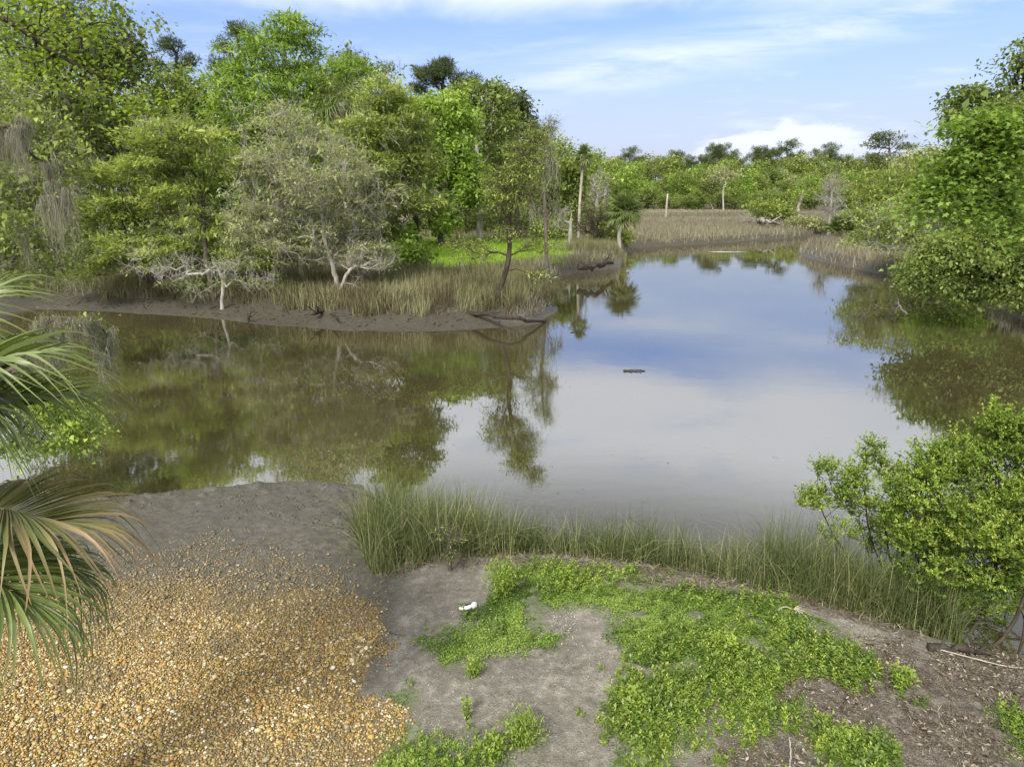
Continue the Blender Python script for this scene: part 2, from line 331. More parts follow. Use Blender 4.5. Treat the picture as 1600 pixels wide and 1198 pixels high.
def ground_mat():
    m = newmat('ground'); t = N.new('ShaderNodeTexCoord').outputs['Object']
    n1 = noise(t, 1.4, 6, .6); n2 = noise(t, 9, 5, .65); n3 = noise(t, 60, 3, .6); n4 = noise(t, .35, 4)
    n5 = noise(t, 150, 3, .7); sand = ramp(mth('ADD', mth('MULTIPLY', n1, .4), mth('ADD', mth('MULTIPLY', n2, .35), mth('MULTIPLY', n5, .25))), [(.34, (.065, .058, .046)), (.5, (.145, .132, .107)), (.62, (.28, .26, .22))])
    sand = mix(mth('MULTIPLY', ss(n3, .58, .7), .5), sand, rgb((.38, .35, .3)))
    v = N.new('ShaderNodeTexVoronoi'); L.new(t, v.inputs['Vector']); v.inputs['Scale'].default_value = 38
    fl = mth('MULTIPLY', mth('LESS_THAN', v.outputs['Distance'], .16), ss(n2, .52, .6)); sand = mix(fl, sand, rgb((.5, .46, .38)))
    mudr = mth('ADD', mth('MULTIPLY', n2, .6), mth('MULTIPLY', n3, .4)); mudc = mix(attr('far'), ramp(mudr, [(.35, (.045, .042, .034)), (.62, (.13, .122, .097))]), ramp(mudr, [(.35, (.028, .025, .019)), (.62, (.082, .074, .057))]))
    grav = ramp(n3, [(.3, (.06, .045, .022)), (.6, (.19, .145, .07))])
    grn = ramp(n2, [(.3, (.03, .06, .008)), (.65, (.09, .15, .018))])
    lit = ramp(mth('ADD', mth('MULTIPLY', n2, .5), mth('MULTIPLY', n3, .5)), [(.36, (.035, .028, .021)), (.5, (.085, .070, .054)), (.63, (.21, .185, .15))])
    far = ramp(n1, [(.3, (.07, .06, .03)), (.7, (.15, .135, .065))])
    mead = ramp(n2, [(.3, (.12, .19, .02)), (.7, (.20, .30, .033))])
    def thr(a, k=.5): return ss(mth('ADD', attr(a), mth('MULTIPLY', mth('SUBTRACT', n2, .5), k)), .3, .7)
    c = mix(thr('litter', 1.4), sand, lit); c = mix(attr('far'), c, far); c = mix(thr('meadow'), c, mead)
    mudf = thr('mud', .5); c = mix(mudf, c, mudc); c = mix(thr('gravel', .3), c, grav); c = mix(mth('MULTIPLY', thr('green', 1.6), .45), c, grn)
    h = mth('ADD', mth('MULTIPLY', n2, .6), mth('ADD', mth('MULTIPLY', n3, .4), mth('MULTIPLY', n5, .15)))
    out(bsdf(c, mth('SUBTRACT', .92, mth('MULTIPLY', mudf, .5)), .4, bump(h, .8, .06))); return m
build_ground()
# ------------------------------------------------------------------ WATER
def build_water():
    m = newmat('creek_water'); t = N.new('ShaderNodeTexCoord').outputs['Object']
    mp = N.new('ShaderNodeMapping'); L.new(t, mp.inputs[0]); mp.inputs['Scale'].default_value = (1, 1.7, 1)
    a = noise(mp.outputs[0], 1.1, 3, .5); b = noise(mp.outputs[0], 6.5, 3, .5, .4); k = noise(t, .16, 3)
    hh = mth('ADD', mth('MULTIPLY', a, .25), mth('MULTIPLY', mth('MULTIPLY', b, .16), ss(k, .40, .62)))
    c = ramp(noise(t, .3, 4), [(.3, (.034, .029, .013)), (.7, (.048, .042, .020))])
    n = N.new('ShaderNodeBsdfPrincipled'); L.new(c, n.inputs['Base Color']); n.inputs['Roughness'].default_value = .012
    n.inputs['IOR'].default_value = 4.6; L.new(bump(hh, .08, .06), n.inputs['Normal']); out(n.outputs[0])
    me = bpy.data.meshes.new('water'); s = 700
    xs = np.linspace(-60, 160, 45); ys = np.linspace(4, 200, 40); X, Y = np.meshgrid(xs, ys); nx = len(xs)
    q = [[i*nx+j, i*nx+j+1, (i+1)*nx+j+1, (i+1)*nx+j] for i in range(len(ys)-1) for j in range(nx-1)]
    me = make_mesh('water', np.stack([X.ravel(), Y.ravel(), np.zeros(X.size)], 1), [np.array(q)], m, None, True)
    tag(obj('water', me), 'still brown tidal creek mirroring sky and trees', None, None, 'structure')
build_water()
# ------------------------------------------------------------------ TREE GENERATOR
def grow(trunk, tips, bf=.35, jit=.06, g=RNG, upbias=.5):
    """attach tips one by one to the nearest cheap node; returns nodes, parents"""
    nodes = [p for p in trunk]; par = [-1]+list(range(len(trunk)-1)); pl = [0.]
    for i in range(1, len(trunk)): pl.append(pl[-1]+float(np.linalg.norm(trunk[i]-trunk[i-1])))
    cap = len(trunk)+len(tips)*4+4; X = np.zeros((cap, 3)); X[:len(nodes)] = nodes; PL = np.zeros(cap); PL[:len(nodes)] = pl; n = len(nodes)
    lo = max(1, int(len(trunk)*.25)); blocked = np.zeros(cap); blocked[:lo] = 1e3
    dmin = np.min(np.linalg.norm(tips[:, None]-X[None, :n], axis=2), 1); order = np.argsort(dmin); isT = []
    for k in order:
        t = tips[k]; dv = t-X[:n]; dd = np.linalg.norm(dv, axis=1)
        cost = dd+bf*PL[:n]+upbias*np.maximum(-dv[:, 2], 0)+blocked[:n]
        b = int(np.argmin(cost)); L0 = dd[b]; m = 3 if L0 > 1.2 else (2 if L0 > .5 else 1); prev = b; a0 = X[b].copy()
        for s in range(1, m+1):
            f = s/m; p = a0+(t-a0)*f
            if s < m: p = p+g.normal(size=3)*L0*jit*1.6+np.array([0, 0, -L0*.07*math.sin(f*math.pi)])
            X[n] = p; par.append(prev); PL[n] = PL[prev]+np.linalg.norm(X[n]-X[prev]); prev = n; n += 1
        isT.append((n-1, k))
    return X[:n], np.array(par), isT
def radii(par, isT, n, R0, r0):
    c = np.zeros(n)
    for i, _ in isT: c[i] = 1
    for i in range(n-1, 0, -1): c[par[i]] += c[i]
    c = np.maximum(c, 1); N_ = max(c[0], 2); e = math.log(R0/r0)/math.log(N_)
    return r0*c**e
def ell_pts(n, c, r, g, shell=.5):
    d = rdir(n, g); rr = g.random(n)**(1/3); rr = rr*(1-shell)+shell*np.maximum(rr, .55+.45*g.random(n)); return np.asarray(c)+d*rr[:, None]*np.asarray(r)
def strands(mb, pts, n, ln, g, w=.012, spread=.12):
    """Spanish moss: wavy hanging ribbons"""
    m = len(pts)*n; of0 = g.normal(size=(m, 3)); C = np.repeat(pts, n, 0)+of0*np.array([spread, spread, spread*.5])
    l = ln*(.25+.95*g.random(m))*np.exp(-.5*(of0[:, 0]**2+of0[:, 1]**2)*.6); K = 5; prev = C; a = g.random(m)*.7+.15; Vs = []
    th = g.random(m)*math.pi; sd_ = np.stack([np.cos(th), np.sin(th), 0*th], 1)*w
    off = np.zeros((m, 3))
    for s in range(K+1):
        f = s/K; wd = (1-.75*f)
        p = C+off-np.array([0, 0, 1.])*(l*f)[:, None]
        Vs += [p-sd_*wd, p+sd_*wd]; off = off*.92+g.normal(size=(m, 3))*np.array([1, 1, .5])*(l/K*.34)[:, None]
    V = np.stack(Vs, 1).reshape(-1, 3); i = np.arange(K)*2
    q = np.stack([i, i+1, i+3, i+2], 1)[None]+(np.arange(m)*2*(K+1))[:, None, None]
    mb.add(V, quads=q.reshape(-1, 4), a=np.repeat(a, 2*(K+1)))
def hang(root, pick, num, ln, w_, g):
    for p in pick:
        ms = MB(); strands(ms, p[None], num, ln*(.45+.9*g.random()), g, w_, ln*.055); obj('hanging_moss', ms.mesh('hanging_moss', M['moss']), root)
def twigs(mb, pts, n, ln, g, r=.006, up=.2, depth=1):
    m = len(pts)*n; A = np.repeat(pts, n, 0); D = unit(rdir(m, g)+np.array([0, 0, up])); l = ln*(.4+.9*g.random(m))
    Mid = A+D*l[:, None]*.5; B = Mid+unit(D+rdir(m, g)*.55)*l[:, None]*.5
    add_edges(mb, A, Mid, r, r*.75, 3, .6); add_edges(mb, Mid, B, r*.75, r*.35, 3, .7)
    if depth > 0:
        k = g.random(m) < .75; twigs(mb, Mid[k], 2, ln*.5, g, r*.6, up, depth-1); twigs(mb, B[k], 1, ln*.4, g, r*.5, up, depth-1)
def clump_leaves(mb, tips, style, per, spr, size, g, axis0, vb=.5):
    n = len(tips); tv = np.clip(.5+g.normal(size=n)*.25+(vb-.5), 0, 1)
    m = n*per; C0 = np.repeat(tips, per, 0); a = np.clip(np.repeat(tv, per)+g.normal(size=m)*.14, 0, 1)
    if style == 'broad':
        o = g.normal(size=(m, 3))*spr*np.array([1, 1, .75]); C = C0+o; D = unit(rdir(m, g)+np.array([0, 0, -.25])+unit(o)*.5); Nn = unit(rdir(m, g)*.7+np.array([0, 0, 1.])); asp = .62
        ln = size*np.exp(g.normal(size=m)*.38); add_leaves(mb, C, D, Nn, ln, ln*asp, a)
    elif style == 'feather':      # flat layered sprays
        out_ = C0-axis0; out_[:, 2] = 0; out_ = unit(out_); rn = g.normal(size=(m, 3))
        o = rn*spr*np.array([1.25, 1.25, .32]); o[:, 2] -= .35*np.abs(rn[:, 0])*spr*.6; C = C0+o
        D = unit(out_*.6+rdir(m, g)*.8+np.array([0, 0, .25])); Nn = unit(rdir(m, g)*.6+np.array([0, 0, 1.])); ln = size*1.1*np.exp(g.normal(size=m)*.4); add_leaves(mb, C, D, Nn, ln, ln*.34, a, .1)
    elif style == 'shoot':
        k = 4; S_ = unit(rdir(n*k, g)*.75+np.array([0, 0, .75])); f = g.random(m); si = np.repeat(np.arange(n)*k, per)+g.integers(0, k, m); sd_ = S_[si]; C = C0+sd_*(f*spr*2.0)[:, None]
        D = unit(rdir(m, g)*.9+sd_*.9); Nn = unit(rdir(m, g)*.5+np.array([0, 0, 1.])); ln = size*(.6+.6*g.random(m))*(1.1-.3*f); add_leaves(mb, C, D, Nn, ln, ln*.5, np.clip(a+.25*(f-.5), 0, 1))
    elif style == 'needle':
        D = rdir(m, g); o = D*(spr*(.15+.5*g.random(m)))[:, None]+g.normal(size=(m, 3))*spr*.3*np.array([1, 1, .5]); Nn = rdir(m, g); ln = size*(.9+.8*g.random(m)); add_leaves(mb, C0+o, D+np.array([0, 0, .3]), Nn, ln, ln*.16, a, .05)
def tree_parts(root, trunk, tips, style, leaf, bark, R0, r0, per, spr, size, g, bf=.35, sides=6, leafy=1.0, moss=None, twig=None, bv=.5, upbias=.5, jit=.06):
    """trunk, tips in local coordinates -> trunk mesh and crown mesh parented to root"""
    X, par, isT = grow(trunk, tips, bf, jit, g, upbias); n = len(X); r = radii(par, isT, n, R0, r0)
    mb = MB(); nt_ = len(trunk)
    rt = r[:nt_].copy(); rt[0] *= 1.5; rt[1] *= 1.12; dn = smooth_path(np.concatenate([trunk, rt[:, None]], 1), nt_*3)
    add_tube(mb, dn[:, :3], np.maximum(dn[:, 3], r0), 9)
    idx = np.arange(nt_, n); pr = r[par[idx]]; thick = r[idx] > R0*.28
    for msk, k in ((thick, 7), (~thick, 4)):
        ii = idx[msk]
        if len(ii): add_edges(mb, X[par[ii]], X[ii], np.minimum(r[par[ii]], r[ii]*1.35), r[ii], k)
    ends = X[[i for i, _ in isT]]
    if twig:
        if len(twig) > 3: tw = MB(); twigs(tw, ends[g.random(len(ends)) < twig[3]], twig[0], twig[1], g, twig[2]); obj('dead_twigs', tw.mesh('dead_twigs', M['twig']), root)
        else: twigs(mb, ends, twig[0], twig[1], g, twig[2])
    obj('trunk', mb.mesh('trunk', M[bark], True), root)
    if leafy > 0:
        keep = g.random(len(ends)) < leafy; lb = MB(); axis = trunk[-1]*np.array([1, 1, 0])
        clump_leaves(lb, ends[keep], style, per, spr, size, g, axis, bv); obj('crown', lb.mesh('crown', M[leaf]), root)
    if moss:
        cnt, num, ln, w_ = moss[:4]; zr = moss[4] if len(moss) > 4 else 1.0
        zz = ends[:, 2]; lowz = np.quantile(zz, zr); cand = ends[zz <= lowz+1e-6]; pick = cand[g.choice(len(cand), min(cnt, len(cand)), replace=False)]
        hang(root, pick, num, ln, w_, g)
    return X, isT
def leafy_of(kw): return kw.get('leafy', 1.0)
def tree(name, label, Y, trunk_px, blobs, style, leaf, bark, R0=.2, r0=.015, per=60, spr=.35, size=.13, seed=1, dr=1.0, group=None, cat='tree', z0=None, **kw):
    """trunk_px: pixels up the trunk at distance Y (first = foot); blobs: (px, py, rx, ry, n[, dY])"""
    g = np.random.default_rng(seed)
    b = Q(trunk_px[0][0], trunk_px[0][1], Y); base = np.array([b[0], Y, H1(b[0], Y) if z0 is None else z0])
    root = empty(name, base, label, cat, group)
    tp = [base-base-np.array([0, 0, .15])]
    for q in trunk_px[1:]:
        w_ = Q(q[0], q[1], Y)+np.array([0, q[2] if len(q) > 2 else 0, 0]); tp.append(w_-base)
    tr = smooth_path(tp, max(8, len(tp)*4)); tr[1:-1] += g.normal(size=(len(tr)-2, 3))*R0*.12
    tips = []; fine = style in ('broad', 'feather') and Y < 95 and leafy_of(kw) > .5
    if fine: per = int(per*.36); size *= 1.22; spr *= .78
    for q in blobs:
        c = Q(q[0]+g.normal()*q[2]*.08, q[1]+g.normal()*q[3]*.15, Y); k = np.linalg.norm(c-np.array([0, 0, CAMZ]))/F/1.0; rx = q[2]*k; rz = q[3]*k*1.12; nq = int(q[4]*(1.7 if fine else 1)); dY = q[5] if len(q) > 5 else g.normal()*rx*.25
        cc = c+np.array([0, dY, 0])-base; tips.append(ell_pts(nq, cc, (rx*.9, min(rx, 6)*dr, rz*.9), g))
        if fine and len(blobs) > 3: dd_ = rdir(max(2, nq//7), g); dd_[:, 2] = np.abs(dd_[:, 2])*.8-.15; tips.append(cc+dd_*np.array([rx, min(rx, 6)*dr, rz*1.15])*(1.05+.35*g.random((len(dd_), 1))))
    tips = np.concatenate(tips); gz = H(tips[:, 0]+base[0], tips[:, 1]+base[1])-base[2]; tips[:, 2] = np.maximum(tips[:, 2], np.maximum(gz, -base[2])+.25)
    tree_parts(root, tr, tips, style, leaf, bark, R0, r0, per, spr, size, g, **kw); return root
def shrub(name, label, Y, stems_px, blobs, leaf, bark='bark_dark', R0=.03, r0=.003, per=30, spr=.1, size=.045, seed=1, style='broad', group=None, cat='shrub', dr=.8, moss=None, bv=.5, z0=None, leafy=1.0, twig=None):
    """many-stemmed: each stem grows toward the tips nearest its end; stems in one mesh, foliage in another"""
    g = np.random.default_rng(seed); b = Q(stems_px[0][0][0], stems_px[0][0][1], Y); base = np.array([b[0], Y, H1(b[0], Y) if z0 is None else z0])
    root = empty(name, base, label, cat, group); tips = []
    for q in blobs:
        c = Q(q[0], q[1], Y); k = np.linalg.norm(c-np.array([0, 0, CAMZ]))/F; dY = q[5] if len(q) > 5 else g.normal()*q[2]*k*.3
        tips.append(ell_pts(q[4], c+np.array([0, dY, 0])-base, (q[2]*k*.92, q[2]*k*dr, q[3]*k*.92), g))
    tips = np.concatenate(tips)
    gz = H(tips[:, 0]+base[0], tips[:, 1]+base[1])-base[2]; tips[:, 2] = np.maximum(tips[:, 2], np.maximum(gz, -base[2])+.05)
    trs = []
    for s in stems_px:
        p0 = Q(s[0][0], s[0][1], Y)-base; off = g.normal()*.12*min(1, Y/9); p0[1] = off; p0[2] = H1(p0[0]+base[0], p0[1]+base[1])-base[2]-.05
        trs.append(smooth_path([p0]+[Q(q[0], q[1], Y)-base+np.array([0, off+(q[2] if len(q) > 2 else 0), 0]) for q in s[1:]], 9))
    own = np.argmin(np.stack([np.min(np.linalg.norm(tips[:, None]-t[None, 3:], axis=2), 1) for t in trs], 1), 1)
    mb = MB(); lb = MB(); ends = []
    for i, t in enumerate(trs):
        tt = tips[own == i]
        if len(tt) < 2: tt = t[-1]+g.normal(size=(3, 3))*.15
        X, par, isT = grow(t, tt, .25, .07, g, .4); n = len(X); r = radii(par, isT, n, R0*(.7+.5*g.random()), r0)
        add_tube(mb, X[:9], np.maximum(r[:9], r0*2), 7); idx = np.arange(9, n)
        add_edges(mb, X[par[idx]], X[idx], np.minimum(r[par[idx]], r[idx]*1.3), r[idx], 4); ends.append(X[[k for k, _ in isT]])
    ends = np.concatenate(ends)
    if twig: twigs(mb, ends, twig[0], twig[1], g, twig[2])
    obj('stems', mb.mesh('stems', M[bark], True), root)
    if leafy > 0: clump_leaves(lb, ends[g.random(len(ends)) < leafy], style, per, spr, size, g, np.zeros(3), bv); obj('foliage', lb.mesh('foliage', M[leaf]), root)
    if moss:
        hang(root, ends[g.choice(len(ends), min(moss[0], len(ends)), replace=False)], moss[1], moss[2], moss[3], g)
    return root
# ------------------------------------------------------------------ PALMS
def frond_mesh(Rl, nseg, w0, droop, g, costa=.35, spread=118, tipdroop=1.0, stalk=.6, K=7, dry=False, tw=.012):
    """fan leaf along +X from the origin: stalk, then folded drooping segments"""
    mb = MB(); L0 = stalk
    ct = lambda f: np.array([L0+costa*Rl*f, 0, .10*Rl*math.sin(f*2.0)-costa*Rl*.55*f*f])
    if stalk > 0: add_tube(mb, smooth_path([[0, 0, 0], [L0*.5, 0, .04*L0], [L0, 0, 0]], 6), np.linspace(tw*1.3, tw*.8, 6), 5, .65)
    add_tube(mb, np.array([ct(f) for f in np.linspace(0, 1, 6)]), np.linspace(tw*.8, tw*.25, 6), 4, .8)
    for i in range(nseg):
        t = (i+.5)/nseg*2-1; ang = R(spread)*t+g.normal()*.018; f = 1-abs(t)**1.2; o = ct(f*.97)
        ln = Rl*(.66+.34*math.cos(ang*.75))*(1-.25*f*costa)*(1+g.normal()*.05)
        dirv = np.array([math.cos(ang), math.sin(ang), .22*math.cos(ang)+.10-.35*f]); dirv /= np.linalg.norm(dirv)
        side = np.array([-math.sin(ang), math.cos(ang), 0]); dz_ = droop*(1+g.normal()*.22); brk = .45+.25*g.random(); s = np.linspace(0, 1, K)
        pts = o+dirv*(s*ln)[:, None]; fall = dz_*ln*(np.maximum(s-.25, 0)**2)*.8+tipdroop*ln*np.maximum(s-brk, 0)**1.7*1.1
        pts[:, 2] -= fall; pts[:, :2] -= (dirv[:2]*(fall*.38)[:, None]); pts += side*(np.maximum(s-.5, 0)**2*g.normal()*.4*ln)[:, None]
        wd = w0*np.interp(s, [0, .18, .45, .75, 1], [.35, 1, .85, .42, .05])
        up = np.array([-dirv[2]*math.cos(ang), -dirv[2]*math.sin(ang), 1]); tl = g.normal()*.35; sv = side*math.cos(tl)+up*math.sin(tl)
        Vv = np.stack([pts-sv*wd[:, None]*.5+up*wd[:, None]*.22, pts, pts+sv*wd[:, None]*.5+up*wd[:, None]*.22], 1).reshape(-1, 3)
        q = []
        for r_ in range(K-1):
            for c in range(2): q.append([r_*3+c, r_*3+c+1, (r_+1)*3+c+1, (r_+1)*3+c])
        a = np.clip(g.random()*.35+.2+(np.repeat(s, 3)**3*.5*g.random() if not dry else np.repeat(s, 3)**1.6*.85*(.35+.65*g.random())), 0, 1); mb.add(Vv, quads=q, a=a)
    return mb
def orient(o, yaw, pitch, roll=0): o.rotation_euler = (roll, -pitch, yaw)
def palm(name, label, base, top, Rl, nf, seed, nseg=22, w0=.06, stalk=.5, trunk_r=.16, dead=4, cat='palm tree', group=None, low=-1.0, K=5, mid=None, frond_seeds=3, stiff=1.0):
    g = np.random.default_rng(seed); base = np.array(base, float); root = empty(name, base, label, cat, group); top = np.array(top, float)-base
    md = top*.5+(np.array(mid) if mid is not None else 0); path = smooth_path([[0, 0, -.2], md, top], 14); mb = MB()
    rr = trunk_r*np.interp(np.linspace(0, 1, 14), [0, .1, .8, 1], [1.35, 1, .9, 1.15]); add_tube(mb, path, rr, 10)
    # old leaf bases ring the upper trunk
    nb = 26; f = g.random(nb)*.35+.65; c = np.array([path[int(q*13)] for q in f]); d = rdir(nb, g); d[:, 2] = .9; d = unit(d)
    add_edges(mb, c+d*trunk_r*.6, c+d*trunk_r*1.9, trunk_r*.22, trunk_r*.12, 4)
    obj('trunk', mb.mesh('trunk', M['bark_pale' if trunk_r < .2 else 'bark'], True), root)
    protos = [frond_mesh(Rl*(.9+.2*g.random()), nseg, w0, (.5+.3*g.random())*stiff, g, stalk=stalk, K=K, tipdroop=stiff).mesh('frond', M['palm']) for _ in range(frond_seeds)]
    dp = frond_mesh(Rl*.8, max(10, nseg-6), w0*.7, 1.2, g, stalk=stalk, K=K, dry=True, spread=80).mesh('dry_frond', M['palm_dry'])
    for i in range(nf):
        o = obj('frond', protos[i % frond_seeds], root, tuple(top)); e = i/max(1, nf-1); orient(o, i*2.399+g.normal()*.2, R(80)-(R(80)-low)*e**.85+g.normal()*.12, g.normal()*.25)
    for i in range(dead):
        o = obj('dry_frond', dp, root, tuple(top)); orient(o, i*6.283/max(dead, 1)+g.normal()*.4, R(-62)+g.normal()*.15); 
    return root
def ground_pt(px, Y): x = Q(px, 400, Y)[0]; return np.array([x, Y, H1(x, Y)])
# ------------------------------------------------------------------ PENINSULA TREES (front row)
tree('slender_cypress', 'slender sparse olive tree with dark crooked trunk at the tip of the mud bank', 32, [(773, 482), (782, 450), (796, 400), (795, 350), (803, 290), (818, 240), (845, 200)],
     [(735, 392, 38, 18, 24), (715, 380, 20, 10, 8), (842, 385, 34, 13, 16), (792, 330, 32, 26, 28), (778, 290, 26, 26, 22), (818, 285, 28, 34, 36), (815, 240, 20, 20, 18), (842, 212, 14, 20, 16), (845, 430, 16, 8, 5), (800, 305, 30, 30, 30), (822, 255, 22, 24, 20), (790, 365, 22, 14, 10)], 'feather', 'olive', 'bark_dark',
     .12, .006, 130, .24, .066, 11, twig=(4, .6, .005), leafy=.8, moss=(10, 14, .7, .007, .6))
tree('mossy_grey_tree', 'grey half bare tree hung with moss above the middle of the mud bank', 33.5, [(528, 462), (524, 430), (508, 375), (500, 310), (480, 250), (462, 195)],
     [(500, 260, 75, 55, 80), (430, 300, 60, 50, 70), (560, 320, 50, 55, 50), (470, 370, 95, 45, 110), (580, 400, 36, 22, 30), (400, 360, 45, 35, 40), (450, 205, 50, 30, 30)], 'feather', 'grey', 'bark_grey',
     .13, .008, 110, .28, .105, 12, twig=(4, 1.0, .010, .45), leafy=.9, moss=(90, 24, 1.2, .007), bv=.5, jit=.1)
tree('layered_cedar', 'broad yellow green tree with flat layered boughs over the left end of the bank', 34, [(335, 468), (325, 420), (318, 360), (318, 280), (313, 195)],
     [(150, 270, 60, 16, 40), (235, 255, 55, 18, 34), (120, 330, 55, 18, 38), (215, 320, 60, 18, 40), (150, 385, 65, 20, 40), (240, 385, 55, 20, 34), (300, 210, 60, 22, 40), (360, 250, 50, 20, 26), (280, 300, 45, 18, 26), (380, 400, 45, 22, 24), (120, 425, 45, 10, 14), (330, 340, 40, 20, 16), (250, 215, 40, 16, 20)],
     'feather', 'yellow', 'bark', .14, .008, 210, .30, .12, 13, twig=(3, 1.0, .009, .35), moss=(16, 14, .7, .007), jit=.09)
tree('dead_bough_tree', 'low bare silver branched tree drooping to the mud bank left of center', 32.6, [(345, 470), (348, 440), (340, 420), (330, 405)],
     [(270, 425, 60, 16, 22), (310, 440, 50, 20, 26), (380, 420, 60, 20, 26), (400, 450, 35, 16, 12), (250, 400, 40, 16, 12)], 'feather', 'olive', 'bark_grey', .09, .008, 60, .25, .10, 14, twig=(5, .8, .009, .9), leafy=.5, upbias=-.2, jit=.14, bf=.2)
tree('pale_dead_bough', 'bleached bare bough snag reaching right in front of brown grass', 32.4, [(528, 470), (540, 432), (555, 415)],
     [(585, 415, 35, 8, 20), (570, 400, 30, 12, 14), (600, 400, 22, 12, 10), (560, 445, 14, 14, 6)], 'feather', 'grey', 'bark_grey', .09, .008, 5, .2, .08, 15, twig=(5, .4, .006), leafy=0, upbias=0, jit=.12, cat='dead tree')
tree('olive_cypress', 'tall olive green tree with grey trunk rising behind the brown bank grass', 37, [(572, 455), (574, 400), (580, 320), (585, 240), (595, 140)],
     [(600, 150, 36, 24, 34), (620, 195, 50, 32, 50), (570, 210, 42, 30, 40), (600, 260, 62, 28, 46), (560, 290, 40, 24, 26), (650, 320, 48, 20, 34), (560, 350, 50, 20, 26), (600, 365, 30, 14, 16), (645, 250, 36, 30, 26)], 'feather', 'olive', 'bark_grey',
     .2, .009, 190, .32, .125, 16, twig=(3, 1.0, .009, .35), moss=(30, 12, .9, .008))
tree('green_cypress', 'tallest bright green feathery tree, its rounded top against blue sky', 50, [(440, 430), (438, 330), (442, 200), (446, 110), (447, 40)],
     [(447, 45, 34, 18, 28), (440, 85, 55, 24, 45), (400, 130, 52, 28, 44), (480, 115, 46, 30, 40), (440, 160, 90, 30, 70), (520, 150, 34, 30, 30), (380, 195, 50, 26, 36), (480, 210, 80, 34, 60), (540, 120, 26, 24, 18), (365, 120, 26, 26, 16), (430, 260, 90, 36, 50)], 'feather', 'bright', 'bark',
     .34, .014, 150, .50, .17, 17, twig=(2, 1.1, .012, .3))
tree('broadleaf_canopy_tree', 'tall broadleaf with pale limbs filling the upper left corner', 40, [(118, 440), (118, 340), (115, 240), (100, 120), (95, 10)],
     [(60, 60, 60, 50, 60), (130, 30, 70, 50, 70), (170, 90, 40, 40, 40), (100, 140, 80, 40, 60), (200, 110, 28, 26, 20), (40, 150, 50, 40, 40), (110, 210, 80, 40, 60), (60, 280, 60, 40, 40), (170, 220, 40, 30, 30), (20, 230, 40, 40, 30)], 'broad', 'mid', 'bark_pale',
     .3, .012, 80, .46, .17, 18, twig=(3, 1.1, .011, .35), moss=(34, 16, 1.5, .012))
tree('round_top_tree', 'mid green tree between the corner broadleaf and the tallest feathery tree', 53, [(290, 430), (285, 300), (282, 200), (285, 150)],
     [(280, 135, 36, 24, 34), (240, 165, 36, 24, 28), (325, 160, 38, 26, 34), (290, 190, 60, 34, 50), (250, 210, 40, 30, 30)], 'broad', 'mid', 'bark', .25, .014, 85, .42, .19, 19)
tree('pine', 'slender dark tufted pine top showing between two green trees at left', 70, [(285, 430), (282, 300), (280, 180), (276, 85)],
     [(268, 80, 18, 9, 10), (300, 97, 9, 7, 5), (252, 108, 14, 8, 6), (290, 110, 16, 8, 6)], 'needle', 'dark', 'bark', .25, .03, 130, .55, .26, 20, cat='pine tree')
tree('pine', 'dark pine top poking out left of the tallest feathery tree', 72, [(380, 430), (380, 300), (378, 180), (372, 60)],
     [(378, 48, 18, 9, 12), (352, 75, 12, 9, 7), (392, 70, 20, 12, 10), (345, 100, 14, 9, 7)], 'needle', 'dark', 'bark', .25, .03, 130, .55, .26, 21, cat='pine tree')
tree('slim_tree', 'open crowned tree with thin twigs right of the tallest feathery tree', 60, [(575, 430), (570, 300), (572, 200), (580, 110)],
     [(590, 108, 28, 14, 16), (560, 115, 30, 18, 20), (545, 95, 24, 16, 14), (540, 160, 36, 30, 26)], 'broad', 'mid', 'bark', .22, .014, 50, .40, .17, 22, twig=(3, .9, .01))
tree('vine_clad_tree', 'vivid green vine clad tree behind the meadow, reaching down to the grass', 66, [(690, 400), (690, 330), (695, 260), (690, 190)],
     [(700, 240, 36, 36, 40), (680, 305, 30, 32, 32), (725, 265, 26, 30, 26), (660, 240, 30, 30, 28), (690, 345, 22, 24, 18), (740, 300, 22, 26, 20)], 'broad', 'bright', 'bark', .28, .016, 125, .48, .23, 23, bv=.55)
tree('light_green_tree', 'pale lime crowned tree behind the olive tree', 68, [(650, 400), (650, 300), (655, 210)],
     [(655, 168, 34, 16, 26), (690, 180, 44, 26, 40), (640, 195, 34, 24, 26), (720, 200, 26, 26, 22)], 'broad', 'bright', 'bark', .26, .016, 120, .48, .22, 24, bv=.68)
tree('mixed_green_tree', 'tall green tree with pale trunk right of the lime crowned tree', 76, [(750, 395), (750, 310), (745, 220), (748, 150)],
     [(730, 145, 32, 16, 26), (765, 160, 30, 22, 28), (780, 205, 36, 30, 34), (745, 220, 40, 28, 30), (790, 260, 30, 30, 24), (760, 310, 36, 30, 24)], 'broad', 'mid', 'bark_pale', .3, .016, 100, .5, .23, 25, moss=(20, 12, 2.0, .02))
tree('pine', 'dark round pine top above the middle of the wood', 88, [(690, 400), (688, 300), (690, 190), (692, 125)],
     [(670, 122, 26, 12, 18), (700, 112, 30, 10, 18), (725, 125, 22, 10, 12), (650, 140, 14, 8, 6)], 'needle', 'dark', 'bark', .3, .035, 150, .7, .32, 26, cat='pine tree')
tree('dark_topped_tree', 'darker tree at the right shoulder of the wood', 84, [(810, 395), (808, 300), (805, 200)],
     [(800, 155, 26, 12, 20), (815, 180, 22, 18, 18), (835, 200, 16, 14, 10), (790, 185, 24, 20, 18), (820, 230, 24, 26, 20), (800, 280, 30, 30, 20)], 'broad', 'dark', 'bark', .28, .016, 90, .5, .24, 27, bv=.7)
